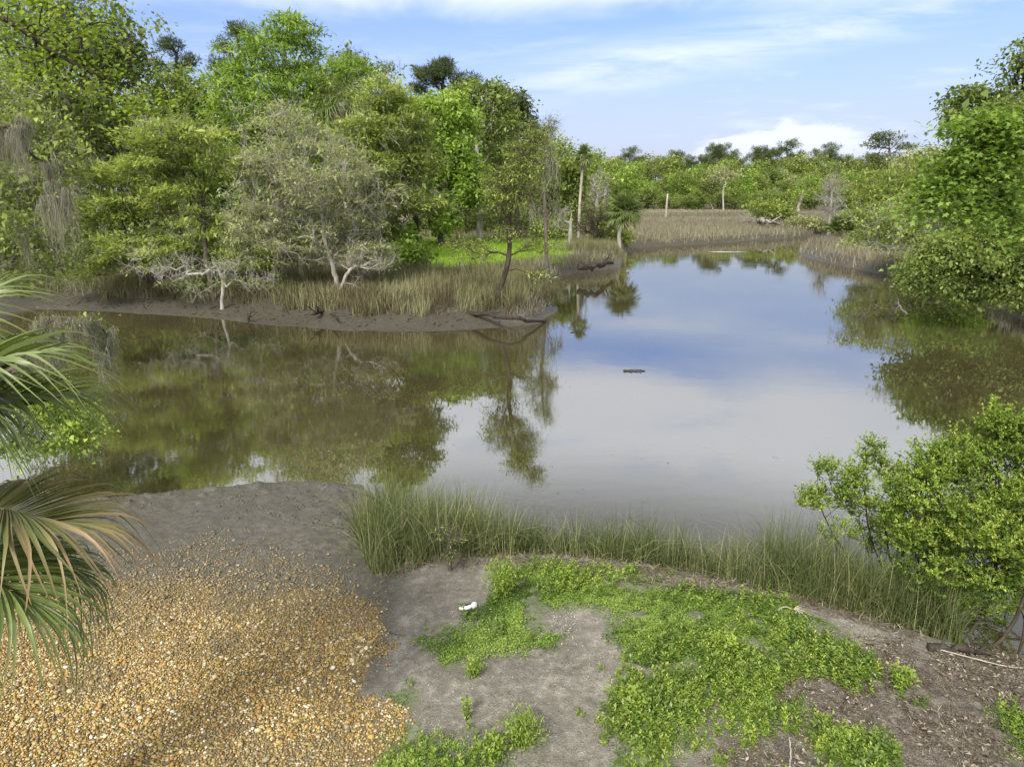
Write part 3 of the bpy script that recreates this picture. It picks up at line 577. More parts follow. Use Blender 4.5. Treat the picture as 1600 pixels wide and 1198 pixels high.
tree('spindly_mossy_tree', 'thin wispy tree with long grey moss at the right edge of the wood', 46, [(856, 405), (852, 340), (850, 270), (858, 185)],
     [(858, 200, 16, 20, 14), (845, 240, 22, 26, 18), (862, 265, 18, 20, 12), (840, 300, 24, 26, 14), (862, 330, 16, 20, 8)], 'broad', 'olive', 'bark', .13, .009, 22, .3, .11, 28, twig=(4, .7, .007), moss=(16, 34, 2.6, .014))
tree('small_green_tree', 'rounded small tree between the wispy mossy tree and the tall thin palm', 84, [(885, 385), (884, 330), (886, 280)],
     [(880, 262, 24, 14, 20), (895, 290, 22, 20, 20), (870, 300, 22, 24, 20), (890, 330, 26, 22, 18)], 'broad', 'mid', 'bark', .18, .014, 110, .5, .24, 29)
tree('lilac_gray_snag', 'bleached broken snag standing right of the green meadow', 66, [(889, 400), (891, 365), (893, 330)],
     [(880, 335, 16, 8, 10), (875, 350, 14, 8, 6)], 'feather', 'grey', 'bark_grey', .2, .02, 5, .2, .1, 30, leafy=0, twig=(4, .8, .015), cat='dead tree')
tree('twiggy_dead_shrub', 'dark stemmed leafless shrub spreading beside the short leaning palm', 70, [(930, 375), (932, 358), (936, 345)],
     [(915, 350, 26, 16, 24), (945, 345, 26, 16, 24), (930, 330, 26, 12, 16)], 'feather', 'grey', 'bark_dark', .2, .02, 5, .3, .1, 31, leafy=.25, twig=(6, 1.1, .016), cat='shrub', upbias=.1, bf=.5)
tree('dead_tree', 'grey bare crowned tree just right of the tall thin palm', 95, [(930, 375), (932, 330), (934, 300)],
     [(930, 285, 26, 20, 26), (945, 310, 22, 18, 14), (915, 320, 16, 16, 8)], 'feather', 'grey', 'bark_grey', .25, .03, 14, .4, .16, 32, leafy=.5, twig=(5, 1.3, .022))
# second row in the wood behind
def mid_green(label, Y, x, top, w, leaf, seed, style='broad', bv=.5, name='woodland_tree', low=None):
    h = 400-top
    return tree(name, label, Y, [(x, 400), (x-3, 400-h*.5), (x+3, top+15)], [(x, top+h*.14, w*.55, h*.13, 26), (x-w*.35, top+h*.32, w*.5, h*.16, 26), (x+w*.4, top+h*.36, w*.5, h*.17, 26), (x, top+h*.5, w*.8, h*.17, 30), (x-w*.3, top+h*.75, w*.6, h*.16, 20), (x+w*.4, top+h*.8, w*.6, h*.14, 20)], style, leaf, 'bark', .28, .016, 85, .55, .24, seed, bv=bv, group='trees in the wood behind the bank')
mid_green('shadowy green tree behind the layered boughs at far left', 58, 60, 150, 90, 'mid', 41)
mid_green('green tree just left of the dark tufted pine top', 60, 190, 170, 80, 'mid', 42)
mid_green('green tree low behind the pale lime and olive crowns', 66, 350, 200, 90, 'bright', 43, bv=.35)
mid_green('green tree filling the gap behind the grey mossy tree', 64, 480, 190, 90, 'mid', 44)
mid_green('deep green tree behind the olive cypress trunk', 62, 590, 210, 80, 'bright', 45, bv=.3)
mid_green('deep green tree at the back of the meadow', 92, 735, 230, 70, 'mid', 46, bv=.35)
mid_green('green tree behind the bleached broken snag', 100, 850, 240, 60, 'mid', 47)
mid_green('leafy tree directly behind the tall thin palm', 120, 905, 275, 50, 'olive', 48)
# undergrowth
def ug(label, Y, x, y, w, h, leaf, seed, bv=.4):
    return shrub('woodland_shrub', label, Y, [[(x, y+h), (x-w*.3, y)], [(x+w*.2, y+h), (x+w*.4, y)]], [(x-w*.4, y, w*.6, h, 34), (x+w*.4, y-h*.1, w*.6, h, 34)], leaf, 'bark', .07, .015, 80, .45, .2, seed, group='undergrowth at the foot of the wood', bv=bv)
ug('shadowed bush under the layered boughs', 44, 200, 400, 60, 24, 'mid', 51)
for i_, (x_, Y_, y_, w_, h_, lf, lbl) in enumerate([(20, 62, 340, 70, 36, 'mid', 'low bush at the far left end of the wood'), (130, 66, 345, 70, 34, 'bright', 'green bush between the far left trunks'), (250, 70, 340, 70, 34, 'mid', 'green bush behind the layered yellow boughs'), (350, 72, 345, 60, 34, 'bright', 'bright bush behind the grey cedar trunk'), (440, 70, 345, 60, 34, 'mid', 'tall bush behind the mossy grey crown'), (520, 66, 340, 60, 38, 'bright', 'bright bush left of the olive tree trunk'), (600, 70, 345, 60, 34, 'mid', 'tall bush right of the olive tree trunk'), (780, 98, 345, 60, 26, 'mid', 'bush at the back of the meadow, right part'), (700, 96, 350, 50, 22, 'olive', 'bush at the back of the meadow, left part'), (180, 50, 395, 60, 26, 'olive', 'olive bush just above the left bank grass'), (390, 52, 390, 60, 24, 'mid', 'low bush left of the mossy grey trunk')]):
    ug(lbl, Y_, x_, y_, w_, h_, lf, 800+i_, .4)
ug('green bush low behind the drooping silver branches', 42, 310, 395, 55, 28, 'mid', 52)
ug('bush behind the foot of the grey mossy tree', 45, 430, 385, 60, 30, 'mid', 53)
ug('bush left of the meadow at the olive tree foot', 44, 630, 405, 30, 22, 'bright', 54)
ug('dark bush at the far left edge of the bank', 42, 60, 400, 60, 30, 'dark', 55)
ug('bush between the wood and the left edge of the meadow', 60, 560, 375, 50, 30, 'mid', 56, .3)
ug('low bush at the right end of the meadow', 76, 860, 360, 30, 16, 'olive', 57, .5)
ug('rounded bush behind the short leaning palm', 76, 955, 345, 22, 22, 'olive', 58, .5)
ug('olive bush at the right foot of the short leaning palm', 72, 955, 372, 26, 10, 'olive', 59, .4)
# palms on the peninsula
b = ground_pt(968, 66); t_ = Q(976, 330, 66)
palm('cabbage_palm', 'short leaning cabbage palm with a full round head at the creek bend', b, t_, 1.25, 44, 61, nseg=20, w0=.13, stalk=.6, trunk_r=.19, dead=12, low=R(-50), K=5, stiff=.35, mid=(-.25, 0, 0))
b = ground_pt(903, 80); t_ = Q(912, 245, 80)
palm('cabbage_palm', 'tall thin cabbage palm with a small head above the treeline', b, t_, 1.0, 22, 62, nseg=14, w0=.15, stalk=.5, trunk_r=.17, stiff=.5, dead=3, low=R(-60), K=5, mid=(-.1, 0, 0))
b = ground_pt(545, 46); t_ = Q(535, 160, 46)
palm('cabbage_palm', 'cabbage palm whose spiky fans show high in the wood', b, t_, 1.5, 22, 63, nseg=22, w0=.07, stalk=.7, trunk_r=.19, dead=5, low=R(-40), K=5)
# ------------------------------------------------------------------ LEFT BANK (moss tree, overhanging shrubs)
tree('moss_draped_tree', 'grey green tree draped in long spanish moss at the far left edge', 20, [(-150, 520), (-120, 400), (-70, 290), (-30, 210)],
     [(20, 260, 70, 50, 60), (60, 330, 60, 50, 50), (100, 250, 40, 30, 20), (20, 400, 60, 40, 40), (60, 200, 40, 16, 20), (-20, 170, 50, 40, 30), (90, 390, 36, 30, 20)], 'broad', 'olive', 'bark_grey', .2, .007, 75, .26, .085, 71, moss=(70, 60, 1.1, .0042), twig=(3, .4, .005), bv=.45)
tree('moss_curtain_bough', 'dark bough carrying the thickest hanging moss curtain at upper left', 17, [(-220, 560), (-190, 400), (-120, 210), (-60, 195)],
     [(40, 195, 12, 10, 7), (85, 300, 26, 16, 8), (15, 215, 10, 14, 3), (60, 250, 10, 10, 2), (-40, 190, 40, 12, 8)], 'broad', 'mid', 'bark_dark', .07, .006, 6, .15, .06, 72, moss=(20, 130, 1.35, .0045), leafy=.3, bf=.1)
shrub('mossy_overhang', 'low bough smothered in pale moss over the water at left', 13.2, [[(-190, 760), (-60, 600), (60, 520), (130, 500)], [(-170, 760), (-80, 640), (40, 560)]],
      [(110, 500, 40, 12, 22), (150, 520, 24, 14, 16), (60, 520, 40, 14, 16), (160, 560, 14, 20, 8)], 'mid', 'bark', .05, .005, 10, .12, .05, 73, moss=(55, 60, .8, .0035), leafy=.45)
shrub('overhanging_shrub', 'bright leafy shrub over the water behind the palmetto fans', 11.5, [[(-170, 860), (-120, 720), (-20, 670)], [(-180, 860), (-100, 740), (60, 690)]],
      [(20, 650, 50, 34, 40), (90, 640, 50, 26, 40), (150, 670, 30, 24, 24), (40, 700, 50, 14, 20), (60, 610, 40, 16, 18)], 'shrub', 'bark_dark', .035, .003, 46, .12, .055, 74)
# big near palmetto at the left edge
pb = np.array([-4.35, 3.55]); pb = np.array([pb[0], pb[1], H1(*pb)]); pt = np.array([-3.68, 3.55, 4.12])
def near_palm():
    g = np.random.default_rng(81); root = empty('palmetto', pb, 'large near palmetto with drooping green and browning fans at the left edge', 'palm tree')
    top = pt-pb; mb = MB(); path = smooth_path([[0, 0, -.2], top*.5+np.array([-.1, 0, 0]), top], 20); add_tube(mb, path, np.interp(np.linspace(0, 1, 20), [0, .1, 1], [.26, .19, .17]), 14)
    for k in range(60):
        f = .3+.7*k/60; c = path[int(f*19)]; a = k*2.4; d = np.array([math.cos(a), math.sin(a), .9]); d /= np.linalg.norm(d); add_edges(mb, [c+d*.1], [c+d*.36], .045, .02, 5)
    obj('trunk', mb.mesh('trunk', M['bark'], True), root)
    # yaw, pitch, roll, length, stalk, dry, droop
    for (yw, pi_, ro, Rl, st, dry, dr_, zo) in [(4, 27, 8, .80, .52, 0, .5, .12), (-22, 20, -12, .8, .5, 0, .6, .05), (26, 12, 5, .8, .5, 0, .55, .08), (2, 2, 10, .82, .62, 1, .55, -.40), (-14, -8, -6, .82, .6, 0, .7, -.52), (16, -16, 0, .75, .5, 0, .8, -.52),
                                      (95, 25, 0, .9, .5, 0, .6, 0), (150, 20, 0, .9, .5, 0, .6, 0), (-120, 30, 0, .9, .5, 0, .6, 0), (-160, -10, 0, .9, .5, 0, .8, 0), (60, 45, 0, .8, .5, 0, .5, .1), (-70, 40, 0, .8, .5, 0, .5, .1)]:
        me = frond_mesh(Rl, 62, .033, dr_, g, stalk=st, K=11, dry=bool(dry), costa=.42, spread=105, tw=.016).mesh('frond', M['palm'] if not dry else M['palm_half'])
        o = obj('frond', me, root, tuple(top+np.array([0, 0, zo]))); orient(o, R(yw), R(pi_), R(ro))
        if dry: o['label'] = 'fan with brown dried tips'
M['palm_half'] = leafmat('palm_browning_leaf', (.05, .08, .018), (.12, .125, .045), (.30, .205, .115), .2, .5, .3)
near_palm()
# overhanging broadleaf bough, upper left, trunk out of the picture
def near_bough(name, label, foot, pts, tips_b, leaf, size, per, spr, seed, R0, lobed=False, r0=.003, sides=6):
    g = np.random.default_rng(seed); base = np.array([foot[0], foot[1], max(H1(*foot), 0)]); root = empty(name, base, label, 'tree')
    tr = smooth_path([np.array([0, 0, -.2])]+[np.array(p)-base for p in pts], 16); tips = np.concatenate([ell_pts(n, Q(px, py, Y)-base, (rx*Y/F, rx*Y/F*.8, ry*Y/F), g) for (px, py, rx, ry, n, Y) in tips_b])
    X, par, isT = grow(tr, tips, .2, .05, g, .2); n = len(X); r = radii(par, isT, n, R0, r0); mb = MB(); add_tube(mb, X[:16], r[:16], 10); idx = np.arange(16, n)
    add_edges(mb, X[par[idx]], X[idx], np.minimum(r[par[idx]], r[idx]*1.3), r[idx], 5); obj('trunk', mb.mesh('trunk', M['bark_dark'], True), root); e = X[[i for i, _ in isT]]
    m = len(e)*per; C = np.repeat(e, per, 0)+g.normal(size=(m, 3))*spr*np.array([1, 1, .55]); a = np.clip(np.repeat(.5+g.normal(size=len(e))*.18, per)+g.normal(size=m)*.15, 0, 1)
    D = unit(rdir(m, g)*np.array([1, 1, .4])+np.array([0, 0, -.35])); Nn = unit(rdir(m, g)*.55+np.array([0, 0, 1])); ln = size*(.6+.7*g.random(m)); lb = MB()
    if lobed: add_lobed(lb, C, D, Nn, ln, a)
    else: add_round(lb, C, D, Nn, ln, a)
    sk = np.arange(0, m, 1); add_edges(mb, C[sk], C[sk], .001, .001, 3) if False else None
    obj('crown', lb.mesh('crown', M[leaf]), root); return root
def add_shape(mb, C, D, Nn, ln, a, prof):
    """leaf from a fan of outline points: prof = [(along, side, lift)], first is the stalk end"""
    D = unit(D); Sd = unit(np.cross(D, Nn)); Up = np.cross(Sd, D); n = len(C); k = len(prof); ln = ln[:, None]
    Vs = [C+D*ln*.35]+[C+ln*(D*p[0]+Sd*p[1]+Up*p[2]) for p in prof]; V = np.stack(Vs, 1).reshape(-1, 3)
    t = np.array([[0, 1+i, 1+(i+1) % k] for i in range(k)]); tr = (t[None]+(np.arange(n)*(k+1))[:, None, None]).reshape(-1, 3); mb.add(V, tris=tr, a=np.repeat(a, k+1))
def add_round(mb, C, D, Nn, ln, a): add_shape(mb, C, D, Nn, ln, a, [(0, 0, 0), (.2, .3, .07), (.6, .34, .05), (1, 0, -.1), (.6, -.34, .05), (.2, -.3, .07)])
def add_lobed(mb, C, D, Nn, ln, a): add_shape(mb, C, D, Nn, ln, a, [(0, 0, 0), (.05, .35, .02), (.3, .2, .05), (.55, .55, -.04), (.58, .2, .04), (1, 0, -.12), (.58, -.2, .04), (.55, -.55, -.04), (.3, -.2, .05), (.05, -.35, .02)])
near_bough('overhanging_broadleaf', 'near broadleaf bough with backlit round leaves crossing the upper left corner', (-7.5, 5.2), [(-7.3, 5.2, 3.5), (-6.6, 5.4, 6.6), Q(-120, -20, 6.2), Q(0, 25, 6.2), Q(90, 85, 6.3), Q(165, 125, 6.4)],
           [(40, 20, 60, 22, 14, 6.2), (110, 60, 50, 30, 16, 6.4), (80, 110, 45, 22, 12, 6.3), (160, 130, 32, 26, 14, 6.4), (200, 165, 26, 16, 9, 6.4), (238, 158, 16, 10, 5, 6.4), (30, 80, 30, 18, 6, 6.2), (-60, 60, 60, 60, 20, 6.3), (150, 30, 36, 20, 8, 6.6)], 'near', .04, 20, .10, 82, .03)
near_bough('overhanging_maple', 'near maple bough with broad lobed leaves entering from the right edge', (13.2, 11.2), [(13.0, 11.2, 3.0), (12.2, 11.2, 6.0), Q(1720, 200, 11), Q(1620, 225, 11), Q(1540, 260, 11)],
           [(1530, 205, 40, 22, 34, 11), (1560, 245, 50, 26, 44, 11), (1500, 255, 40, 20, 30, 11), (1470, 300, 40, 16, 28, 11), (1560, 310, 50, 22, 38, 11.2), (1430, 325, 26, 12, 10, 11), (1590, 360, 30, 20, 14, 11), (1510, 335, 40, 14, 14, 11), (1650, 230, 60, 60, 40, 11.3), (1650, 350, 60, 40, 24, 11.3), (1560, 190, 30, 14, 12, 11)], 'maple', .088, 30, .2, 83, .06, True, .005)
# ------------------------------------------------------------------ RIGHT BANK
tree('dark_canopy_tree', 'high airy tree with small dark leaves against the sky at the right edge', 27, [(1760, 520), (1740, 380), (1690, 250), (1620, 150)],
     [(1520, 165, 32, 18, 34), (1550, 190, 40, 22, 34), (1590, 160, 36, 24, 34), (1598, 95, 18, 26, 20), (1640, 120, 50, 50, 40), (1500, 190, 24, 16, 14), (1640, 220, 50, 50, 30)], 'broad', 'mid', 'bark_dark', .28, .008, 60, .26, .11, 91, bv=.35)
tree('waterside_thicket', 'dense small leaved tree hanging low over the water at right', 28.5, [(1660, 510), (1640, 460), (1610, 400)],
     [(1500, 400, 55, 30, 56), (1560, 380, 50, 40, 56), (1460, 430, 40, 18, 34), (1580, 440, 50, 30, 50), (1530, 455, 50, 18, 34), (1600, 340, 36, 30, 30), (1640, 420, 50, 60, 50)], 'broad', 'mid', 'bark_dark', .26, .007, 170, .32, .105, 92, upbias=.1, bv=.4)
tree('arching_tree', 'olive tree with an arching bare limb over the marsh point at right', 47, [(1470, 425), (1445, 400), (1405, 388), (1375, 395)],
     [(1390, 365, 40, 20, 40), (1430, 345, 40, 26, 40), (1360, 378, 22, 10, 10), (1470, 330, 40, 36, 40), (1370, 345, 26, 16, 18)], 'broad', 'olive', 'bark_grey', .2, .011, 100, .36, .13, 93, twig=(3, .9, .011, .6), upbias=.1, bv=.45, leafy=.7)
tree('bright_waterside_tree', 'bright green low crown in front of the arching limb', 38, [(1560, 470), (1530, 440), (1490, 420)],
     [(1478, 420, 30, 20, 34), (1500, 400, 36, 28, 44), (1500, 450, 36, 14, 24), (1530, 380, 40, 40, 30)], 'broad', 'bright', 'bark', .18, .009, 140, .34, .115, 94, upbias=.1)
tree('hazel_toned_tree', 'rusty olive tree behind the fan leaved shrub on the right bank', 72, [(1400, 395), (1395, 350), (1390, 300)],
     [(1380, 285, 34, 18, 34), (1420, 300, 34, 22, 34), (1360, 320, 30, 20, 26), (1400, 340, 44, 24, 34), (1440, 270, 30, 20, 24)], 'feather', 'olive', 'bark', .24, .014, 100, .5, .19, 95)
tree('mossy_grey_tree', 'pale grey green tree high on the right bank behind the maple leaves', 84, [(1460, 390), (1455, 320), (1450, 260)],
     [(1440, 250, 34, 14, 26), (1480, 250, 34, 16, 26), (1410, 262, 26, 12, 18), (1460, 285, 50, 24, 34), (1500, 290, 40, 40, 26)], 'broad', 'grey', 'bark_grey', .28, .016, 90, .55, .2, 96, moss=(20, 10, 1.5, .015))
tree('flat_topped_tree', 'flat topped tree standing above the right bank treeline', 130, [(1390, 345), (1388, 290), (1390, 235)],
     [(1390, 214, 20, 5, 16), (1378, 226, 16, 5, 8), (1408, 226, 14, 5, 8), (1380, 245, 22, 8, 14), (1410, 250, 20, 8, 12), (1390, 270, 34, 14, 30)], 'feather', 'dark', 'bark', .35, .03, 80, .6, .32, 97, bv=.7)
tree('dead_tree', 'bare grey pointed tree on the marsh beyond the creek bend', 98, [(1298, 348), (1299, 310), (1300, 278)],
     [(1298, 290, 8, 14, 16), (1298, 315, 16, 16, 30), (1300, 335, 22, 10, 20)], 'feather', 'grey', 'bark_grey', .25, .03, 8, .4, .18, 98, leafy=.15, twig=(6, 1.5, .022), cat='dead tree')
b = ground_pt(1310, 78); root = palm('palmetto', 'round bright palmetto clump on the marsh point at right', b, b+np.array([0, 0, .75]), 1.25, 36, 99, nseg=18, w0=.14, stalk=.9, trunk_r=.19, dead=1, low=R(5), stiff=.4, cat='palmetto')
ug('olive bush behind the round palmetto clump', 90, 1350, 340, 36, 22, 'olive', 101, .5)
ug('low bush right of the round palmetto clump', 66, 1380, 375, 34, 16, 'olive', 102, .4)
ug('dark waterside bush at the foot of the arching limb', 44, 1460, 425, 34, 16, 'dark', 103, .6)
shrub('marsh_bush', 'broad rounded olive bush on the far marsh', 118, [[(1190, 345), (1180, 330)], [(1215, 345), (1220, 330)]], [(1185, 330, 20, 12, 34), (1210, 325, 20, 12, 34), (1230, 334, 14, 9, 18)], 'olive', 'bark', .12, .02, 70, .6, .24, 104, bv=.5)
shrub('driftwood_tangle', 'bleached tangle of dead branches left of the far marsh bush', 112, [[(1180, 352), (1165, 345), (1155, 335)], [(1185, 352), (1175, 340)], [(1200, 352), (1190, 347)]], [(1165, 342, 16, 7, 16), (1180, 346, 16, 5, 12)], 'grey', 'bark_grey', .16, .03, 3, .3, .2, 105, leafy=0, twig=(4, 1.4, .03), cat='dead branches')
ug('low grey bush at the right end of the far marsh', 100, 1260, 350, 26, 8, 'grey', 106, .5)
# ------------------------------------------------------------------ FAR TREELINE
def proto(name, hgt, wid, leaf, bark, seed, style='broad', pine=False, bv=.5, n=70):
    g = np.random.default_rng(seed); root = empty(name, (0, -500, 0), 'x', 'tree')
    tr = smooth_path([[0, 0, -.3], [g.normal()*.3, 0, hgt*.45], [g.normal()*.4, 0, hgt*.9]], 9); tips = []
    if pine: bl = [(0, 0, hgt*.93, wid*.34, hgt*.07), (wid*.25, 0, hgt*.82, wid*.3, hgt*.06), (-wid*.28, 0, hgt*.76, wid*.3, hgt*.06), (0, wid*.2, hgt*.68, wid*.3, hgt*.05)]
    else: bl = [(g.normal()*wid*.22, g.normal()*wid*.2, hgt*(.35+.55*g.random()), wid*(.25+.14*g.random()), hgt*(.11+.06*g.random())) for _ in range(8)]
    for q in bl: tips.append(ell_pts(n//len(bl)+1, q[:3], (q[3], q[3], q[4]), g))
    tree_parts(root, tr, np.concatenate(tips), style, leaf, bark, .22 if not pine else .25, .04, 55 if not pine else 110, .85 if not pine else 1.0, .42, g, bv=bv); return root
PR = {'round': proto('broadleaf_tree', 14, 10, 'mid', 'bark', 201, bv=.55), 'bright': proto('broadleaf_tree', 13, 9, 'bright', 'bark', 202, bv=.4), 'tall': proto('broadleaf_tree', 16, 9, 'olive', 'bark_pale', 203, bv=.5),
      'grey': proto('mossy_tree', 13, 9, 'grey', 'bark_pale', 204), 'pine': proto('pine', 21, 9, 'dark', 'bark', 205, 'needle', True, .65, 60), 'pine2': proto('pine', 19, 7, 'dark', 'bark', 206, 'needle', True, .7, 50), 'low': proto('low_tree', 6, 8, 'mid', 'bark', 207, bv=.3, n=50)}
used = set(); PLACED = []
LAND = [(-400, 'corner bough'), (300, 'layered cedar'), (560, 'tall olive tree'), (760, 'slender bank tree'), (908, 'tall thin palm'), (972, 'short leaning palm'), (1037, 'pale bare post'), (1130, 'white limbed spreading tree'), (1206, 'far marsh bush'), (1252, 'white leaning trunk'), (1298, 'bare grey pointed tree'), (1390, 'flat topped tree'), (1480, 'hanging maple bough')]
ORD = ['first', 'second', 'third', 'fourth', 'fifth', 'sixth', 'seventh', 'eighth', 'ninth', 'tenth', 'eleventh', 'twelfth', 'thirteenth']
def place(kind, px, Y, sc, label, group, g):
    x = Q(px, 320, Y)[0]; loc = (x, Y, H1(x, Y)); rz = g.random()*6.28; s = (sc*(.9+.3*g.random()), sc*(.9+.3*g.random()), sc)
    if kind not in used:
        used.add(kind); o = PR[kind]; o.location = loc; o.rotation_euler = (0, 0, rz); o.scale = s; o['group'] = group
    else: o = dup(PR[kind], loc, rz, s, label, group=group)
    PLACED.append((px, label, o)); return o
def label_placed():
    cnt = {}
    for px, label, o in sorted(PLACED, key=lambda t: t[0]):
        lm = [n for p, n in LAND if p <= px][-1]; k = (label, lm); cnt[k] = cnt.get(k, 0)+1
        o['label'] = ORD[min(cnt[k], len(ORD))-1]+' '+label+' right of the '+lm
g = np.random.default_rng(300)
# rim of low bushy trees at the marsh edge
for i, px in enumerate(np.linspace(930, 1490, 30)): place('low', px+g.normal()*6, 225+g.normal()*6+(0 if px < 1250 else -25), .65+.45*g.random(), 'low green tree at the marsh edge,', 'low trees along the marsh edge', g)
for i, px in enumerate(np.linspace(900, 1520, 36)):
    k = ['round', 'bright', 'tall', 'bright', 'grey', 'round'][g.integers(6)]
    lb = {'round': 'rounded green tree in the far line,', 'bright': 'bright green tree in the far line,', 'tall': 'pale trunked tree in the far line,', 'grey': 'grey green tree in the far line,'}[k]
    place(k, px+g.normal()*6, 238+g.random()*22, .68+.32*g.random(), lb, lb.replace(' tree ', ' trees ').strip(','), g)
for i, px in enumerate(np.linspace(880, 1540, 42)):
    k = ['round', 'tall', 'bright'][g.integers(3)]; lb = {'round': 'rounded green tree in the far line,', 'bright': 'bright green tree in the far line,', 'tall': 'pale trunked tree in the far line,'}[k]
    place(k, px+g.normal()*8, 268+g.random()*20, 1.08+.2*g.random(), lb, lb.replace(' tree ', ' trees ').strip(','), g)
for px, sc in [(985, 1.02), (998, .85), (1032, .98), (1048, 1.0), (1068, .95), (1078, .98), (1092, 1.05), (1108, 1.18), (1118, 1.15), (1140, 1.0), (1152, .98), (1180, 1.2), (1187, 1.1), (1200, 1.1), (1225, 1.02), (1232, 1.05), (1250, .98), (1275, 1.02), (1290, 1.05), (1312, 1.0), (1330, .95), (1350, .98), (1440, 1.05), (1460, 1.0), (1480, 1.1), (955, .85), (935, .9)]:
    place('pine' if g.random() < .6 else 'pine2', px+g.normal()*2, 285+g.random()*40, sc*1.12+.08*g.normal(), 'dark pine above the far line,', 'pines above the far treeline', g)
# wood behind the left grove and the right bank
for px, Y, k, sc in [(-150, 90, 'round', 1), (-60, 80, 'tall', 1.1), (20, 85, 'round', 1.1), (90, 95, 'bright', 1.1), (160, 88, 'tall', 1.1), (240, 96, 'round', 1.1), (310, 90, 'bright', 1.1), (390, 98, 'round', 1.1), (470, 92, 'tall', 1.0), (545, 100, 'bright', 1.1), (610, 104, 'round', 1.1), (670, 108, 'tall', 1.15), (730, 112, 'round', 1.15),
                     (790, 118, 'bright', 1.1), (835, 125, 'round', 1.0), (870, 135, 'tall', .95), (900, 150, 'bright', 1.0), (920, 165, 'round', 1.0), (945, 185, 'tall', .9), (960, 200, 'bright', 1.0)]:
    place(k, px, Y, sc, 'half hidden tree deep in the wood,', 'trees deep in the left wood', g)
for px, Y, k, sc in [(1500, 150, 'round', .9), (1460, 165, 'tall', .9), (1540, 120, 'round', .9), (1580, 90, 'tall', .9), (1640, 80, 'round', .9), (1430, 185, 'bright', .9), (1520, 80, 'grey', .75), (1700, 60, 'round', .8), (1560, 62, 'tall', .62), (1590, 50, 'round', .6), (1500, 60, 'bright', .5)]:
    place(k, px, Y, sc, 'half hidden tree behind the right bank,', 'trees deep in the right bank', g)
label_placed()
tree('pale_trunk_tree', 'lone small tree with a white leaning trunk at the marsh edge', 190, [(1247, 332), (1249, 318), (1258, 300)], [(1262, 290, 14, 8, 20), (1250, 298, 12, 6, 10)], 'broad', 'bright', 'bark_pale', .4, .05, 40, .8, .4, 110)
tree('pale_trunk_tree', 'white limbed spreading tree in the middle of the far treeline', 216, [(1130, 335), (1130, 305), (1131, 290)], [(1115, 275, 12, 6, 14), (1145, 275, 12, 6, 14), (1130, 268, 16, 6, 14)], 'broad', 'grey', 'bark_pale', .26, .06, 40, .9, .4, 111)
mb = MB(); p = ground_pt(1037, 140); tpz = Q(1037, 303, 140); add_tube(mb, smooth_path([[0, 0, -.2], [0, 0, (tpz-p)[2]*.5], [.1, 0, (tpz-p)[2]]], 6), [.24, .22, .2, .2, .18, .15], 8); tag(obj('bare_snag', mb.mesh('bare_snag', M['bark_pale'], True), None, tuple(p)), 'pale bare standing post like trunk on the far marsh', 'dead tree')
# ------------------------------------------------------------------ GRASSES
def sample_poly(poly, n, g, cond=None):
    p = np.array(poly); lo = p.min(0); hi = p.max(0); outp = []; c = 0
    while c < n:
        q = lo+g.random((n*2, 2))*(hi-lo); k = sdist(q[:, 0], q[:, 1], poly) < 0
        q = q[k]
        if cond is not None and len(q): q = q[cond(q[:, 0], q[:, 1])]
        outp.append(q); c += len(q)
        if len(outp) > 60: break
    return np.concatenate(outp)[:n]
def blades(xy, h, w, lean, g, a, K=3, z=None, bend=1.0):
    n = len(xy); z = H(xy[:, 0], xy[:, 1]) if z is None else z; C = np.stack([xy[:, 0], xy[:, 1], np.maximum(z, -.15)-.02], 1)
    h = np.broadcast_to(h, (n,)); w = np.broadcast_to(w, (n,)); th = g.random(n)*6.283; ld = np.stack([np.cos(th), np.sin(th), 0*th], 1); f2 = g.random(n)*6.283
    sd_ = np.stack([np.cos(f2), np.sin(f2), 0*f2], 1); le = lean*np.abs(g.normal(size=n)); Vs = []
    for s in range(K+1):
        f = s/K; p = C+ld*(le*h*f**1.8)[:, None]+np.array([0, 0, 1.])*(h*(f-bend*.5*np.minimum(le, 1.2)*f**3))[:, None]; wd = w*(1-f**1.6)*.5
        if s < K: Vs += [p-sd_*wd[:, None], p+sd_*wd[:, None]]
        else: Vs += [p]
    V = np.stack(Vs, 1); m = V.shape[1]; q = []
    i = np.arange(K-1)*2; q = np.stack([i, i+1, i+3, i+2], 1)[None]+(np.arange(n)*m)[:, None, None]; t = (np.array([[2*K-2, 2*K-1, 2*K]])[None]+(np.arange(n)*m)[:, None, None])
    mb = MB(); mb.add(V.reshape(-1, 3), quads=q.reshape(-1, 4), tris=t.reshape(-1, 3), a=np.repeat(np.clip(a, 0, 1), m)); return mb
def stuff(name, mb, mat, label, smooth=False): return tag(obj(name, mb.mesh(name, M[mat], smooth)), label, None, None, 'stuff')
g = np.random.default_rng(400)
CORD = poly_px([(552, 830), (580, 905), (640, 924), (700, 910), (850, 893), (1000, 911), (1100, 931), (1200, 957), (1330, 988), (1480, 1018), (1470, 975), (1350, 935), (1200, 892), (1100, 878), (1000, 862), (850, 848), (700, 825), (640, 800), (590, 800)], .15)
q = sample_poly(CORD, 17000, g, lambda x, y: fbm(x, y, 2.4, 5)+.12*fbm(x, y, 9, 5) > .40)
va = .32+.8*(fbm(q[:, 0], q[:, 1], 2.5, 8)-.5)+g.normal(size=len(q))*.24+(g.random(len(q)) < .14)*.5
hh = .80*(.22+1.0*g.random(len(q))**1.5)*(.55+.9*fbm(q[:, 0], q[:, 1], 1.8, 13)); hh = hh*(1+.6*sm(q[:, 0], 2.9, 3.8))*(1+.28*(1-sm(q[:, 0], -.6, .8)))
stuff('cordgrass', blades(q, hh, .009, .62, g, va, 4), 'cord', 'green cordgrass fringe at the near waterline')
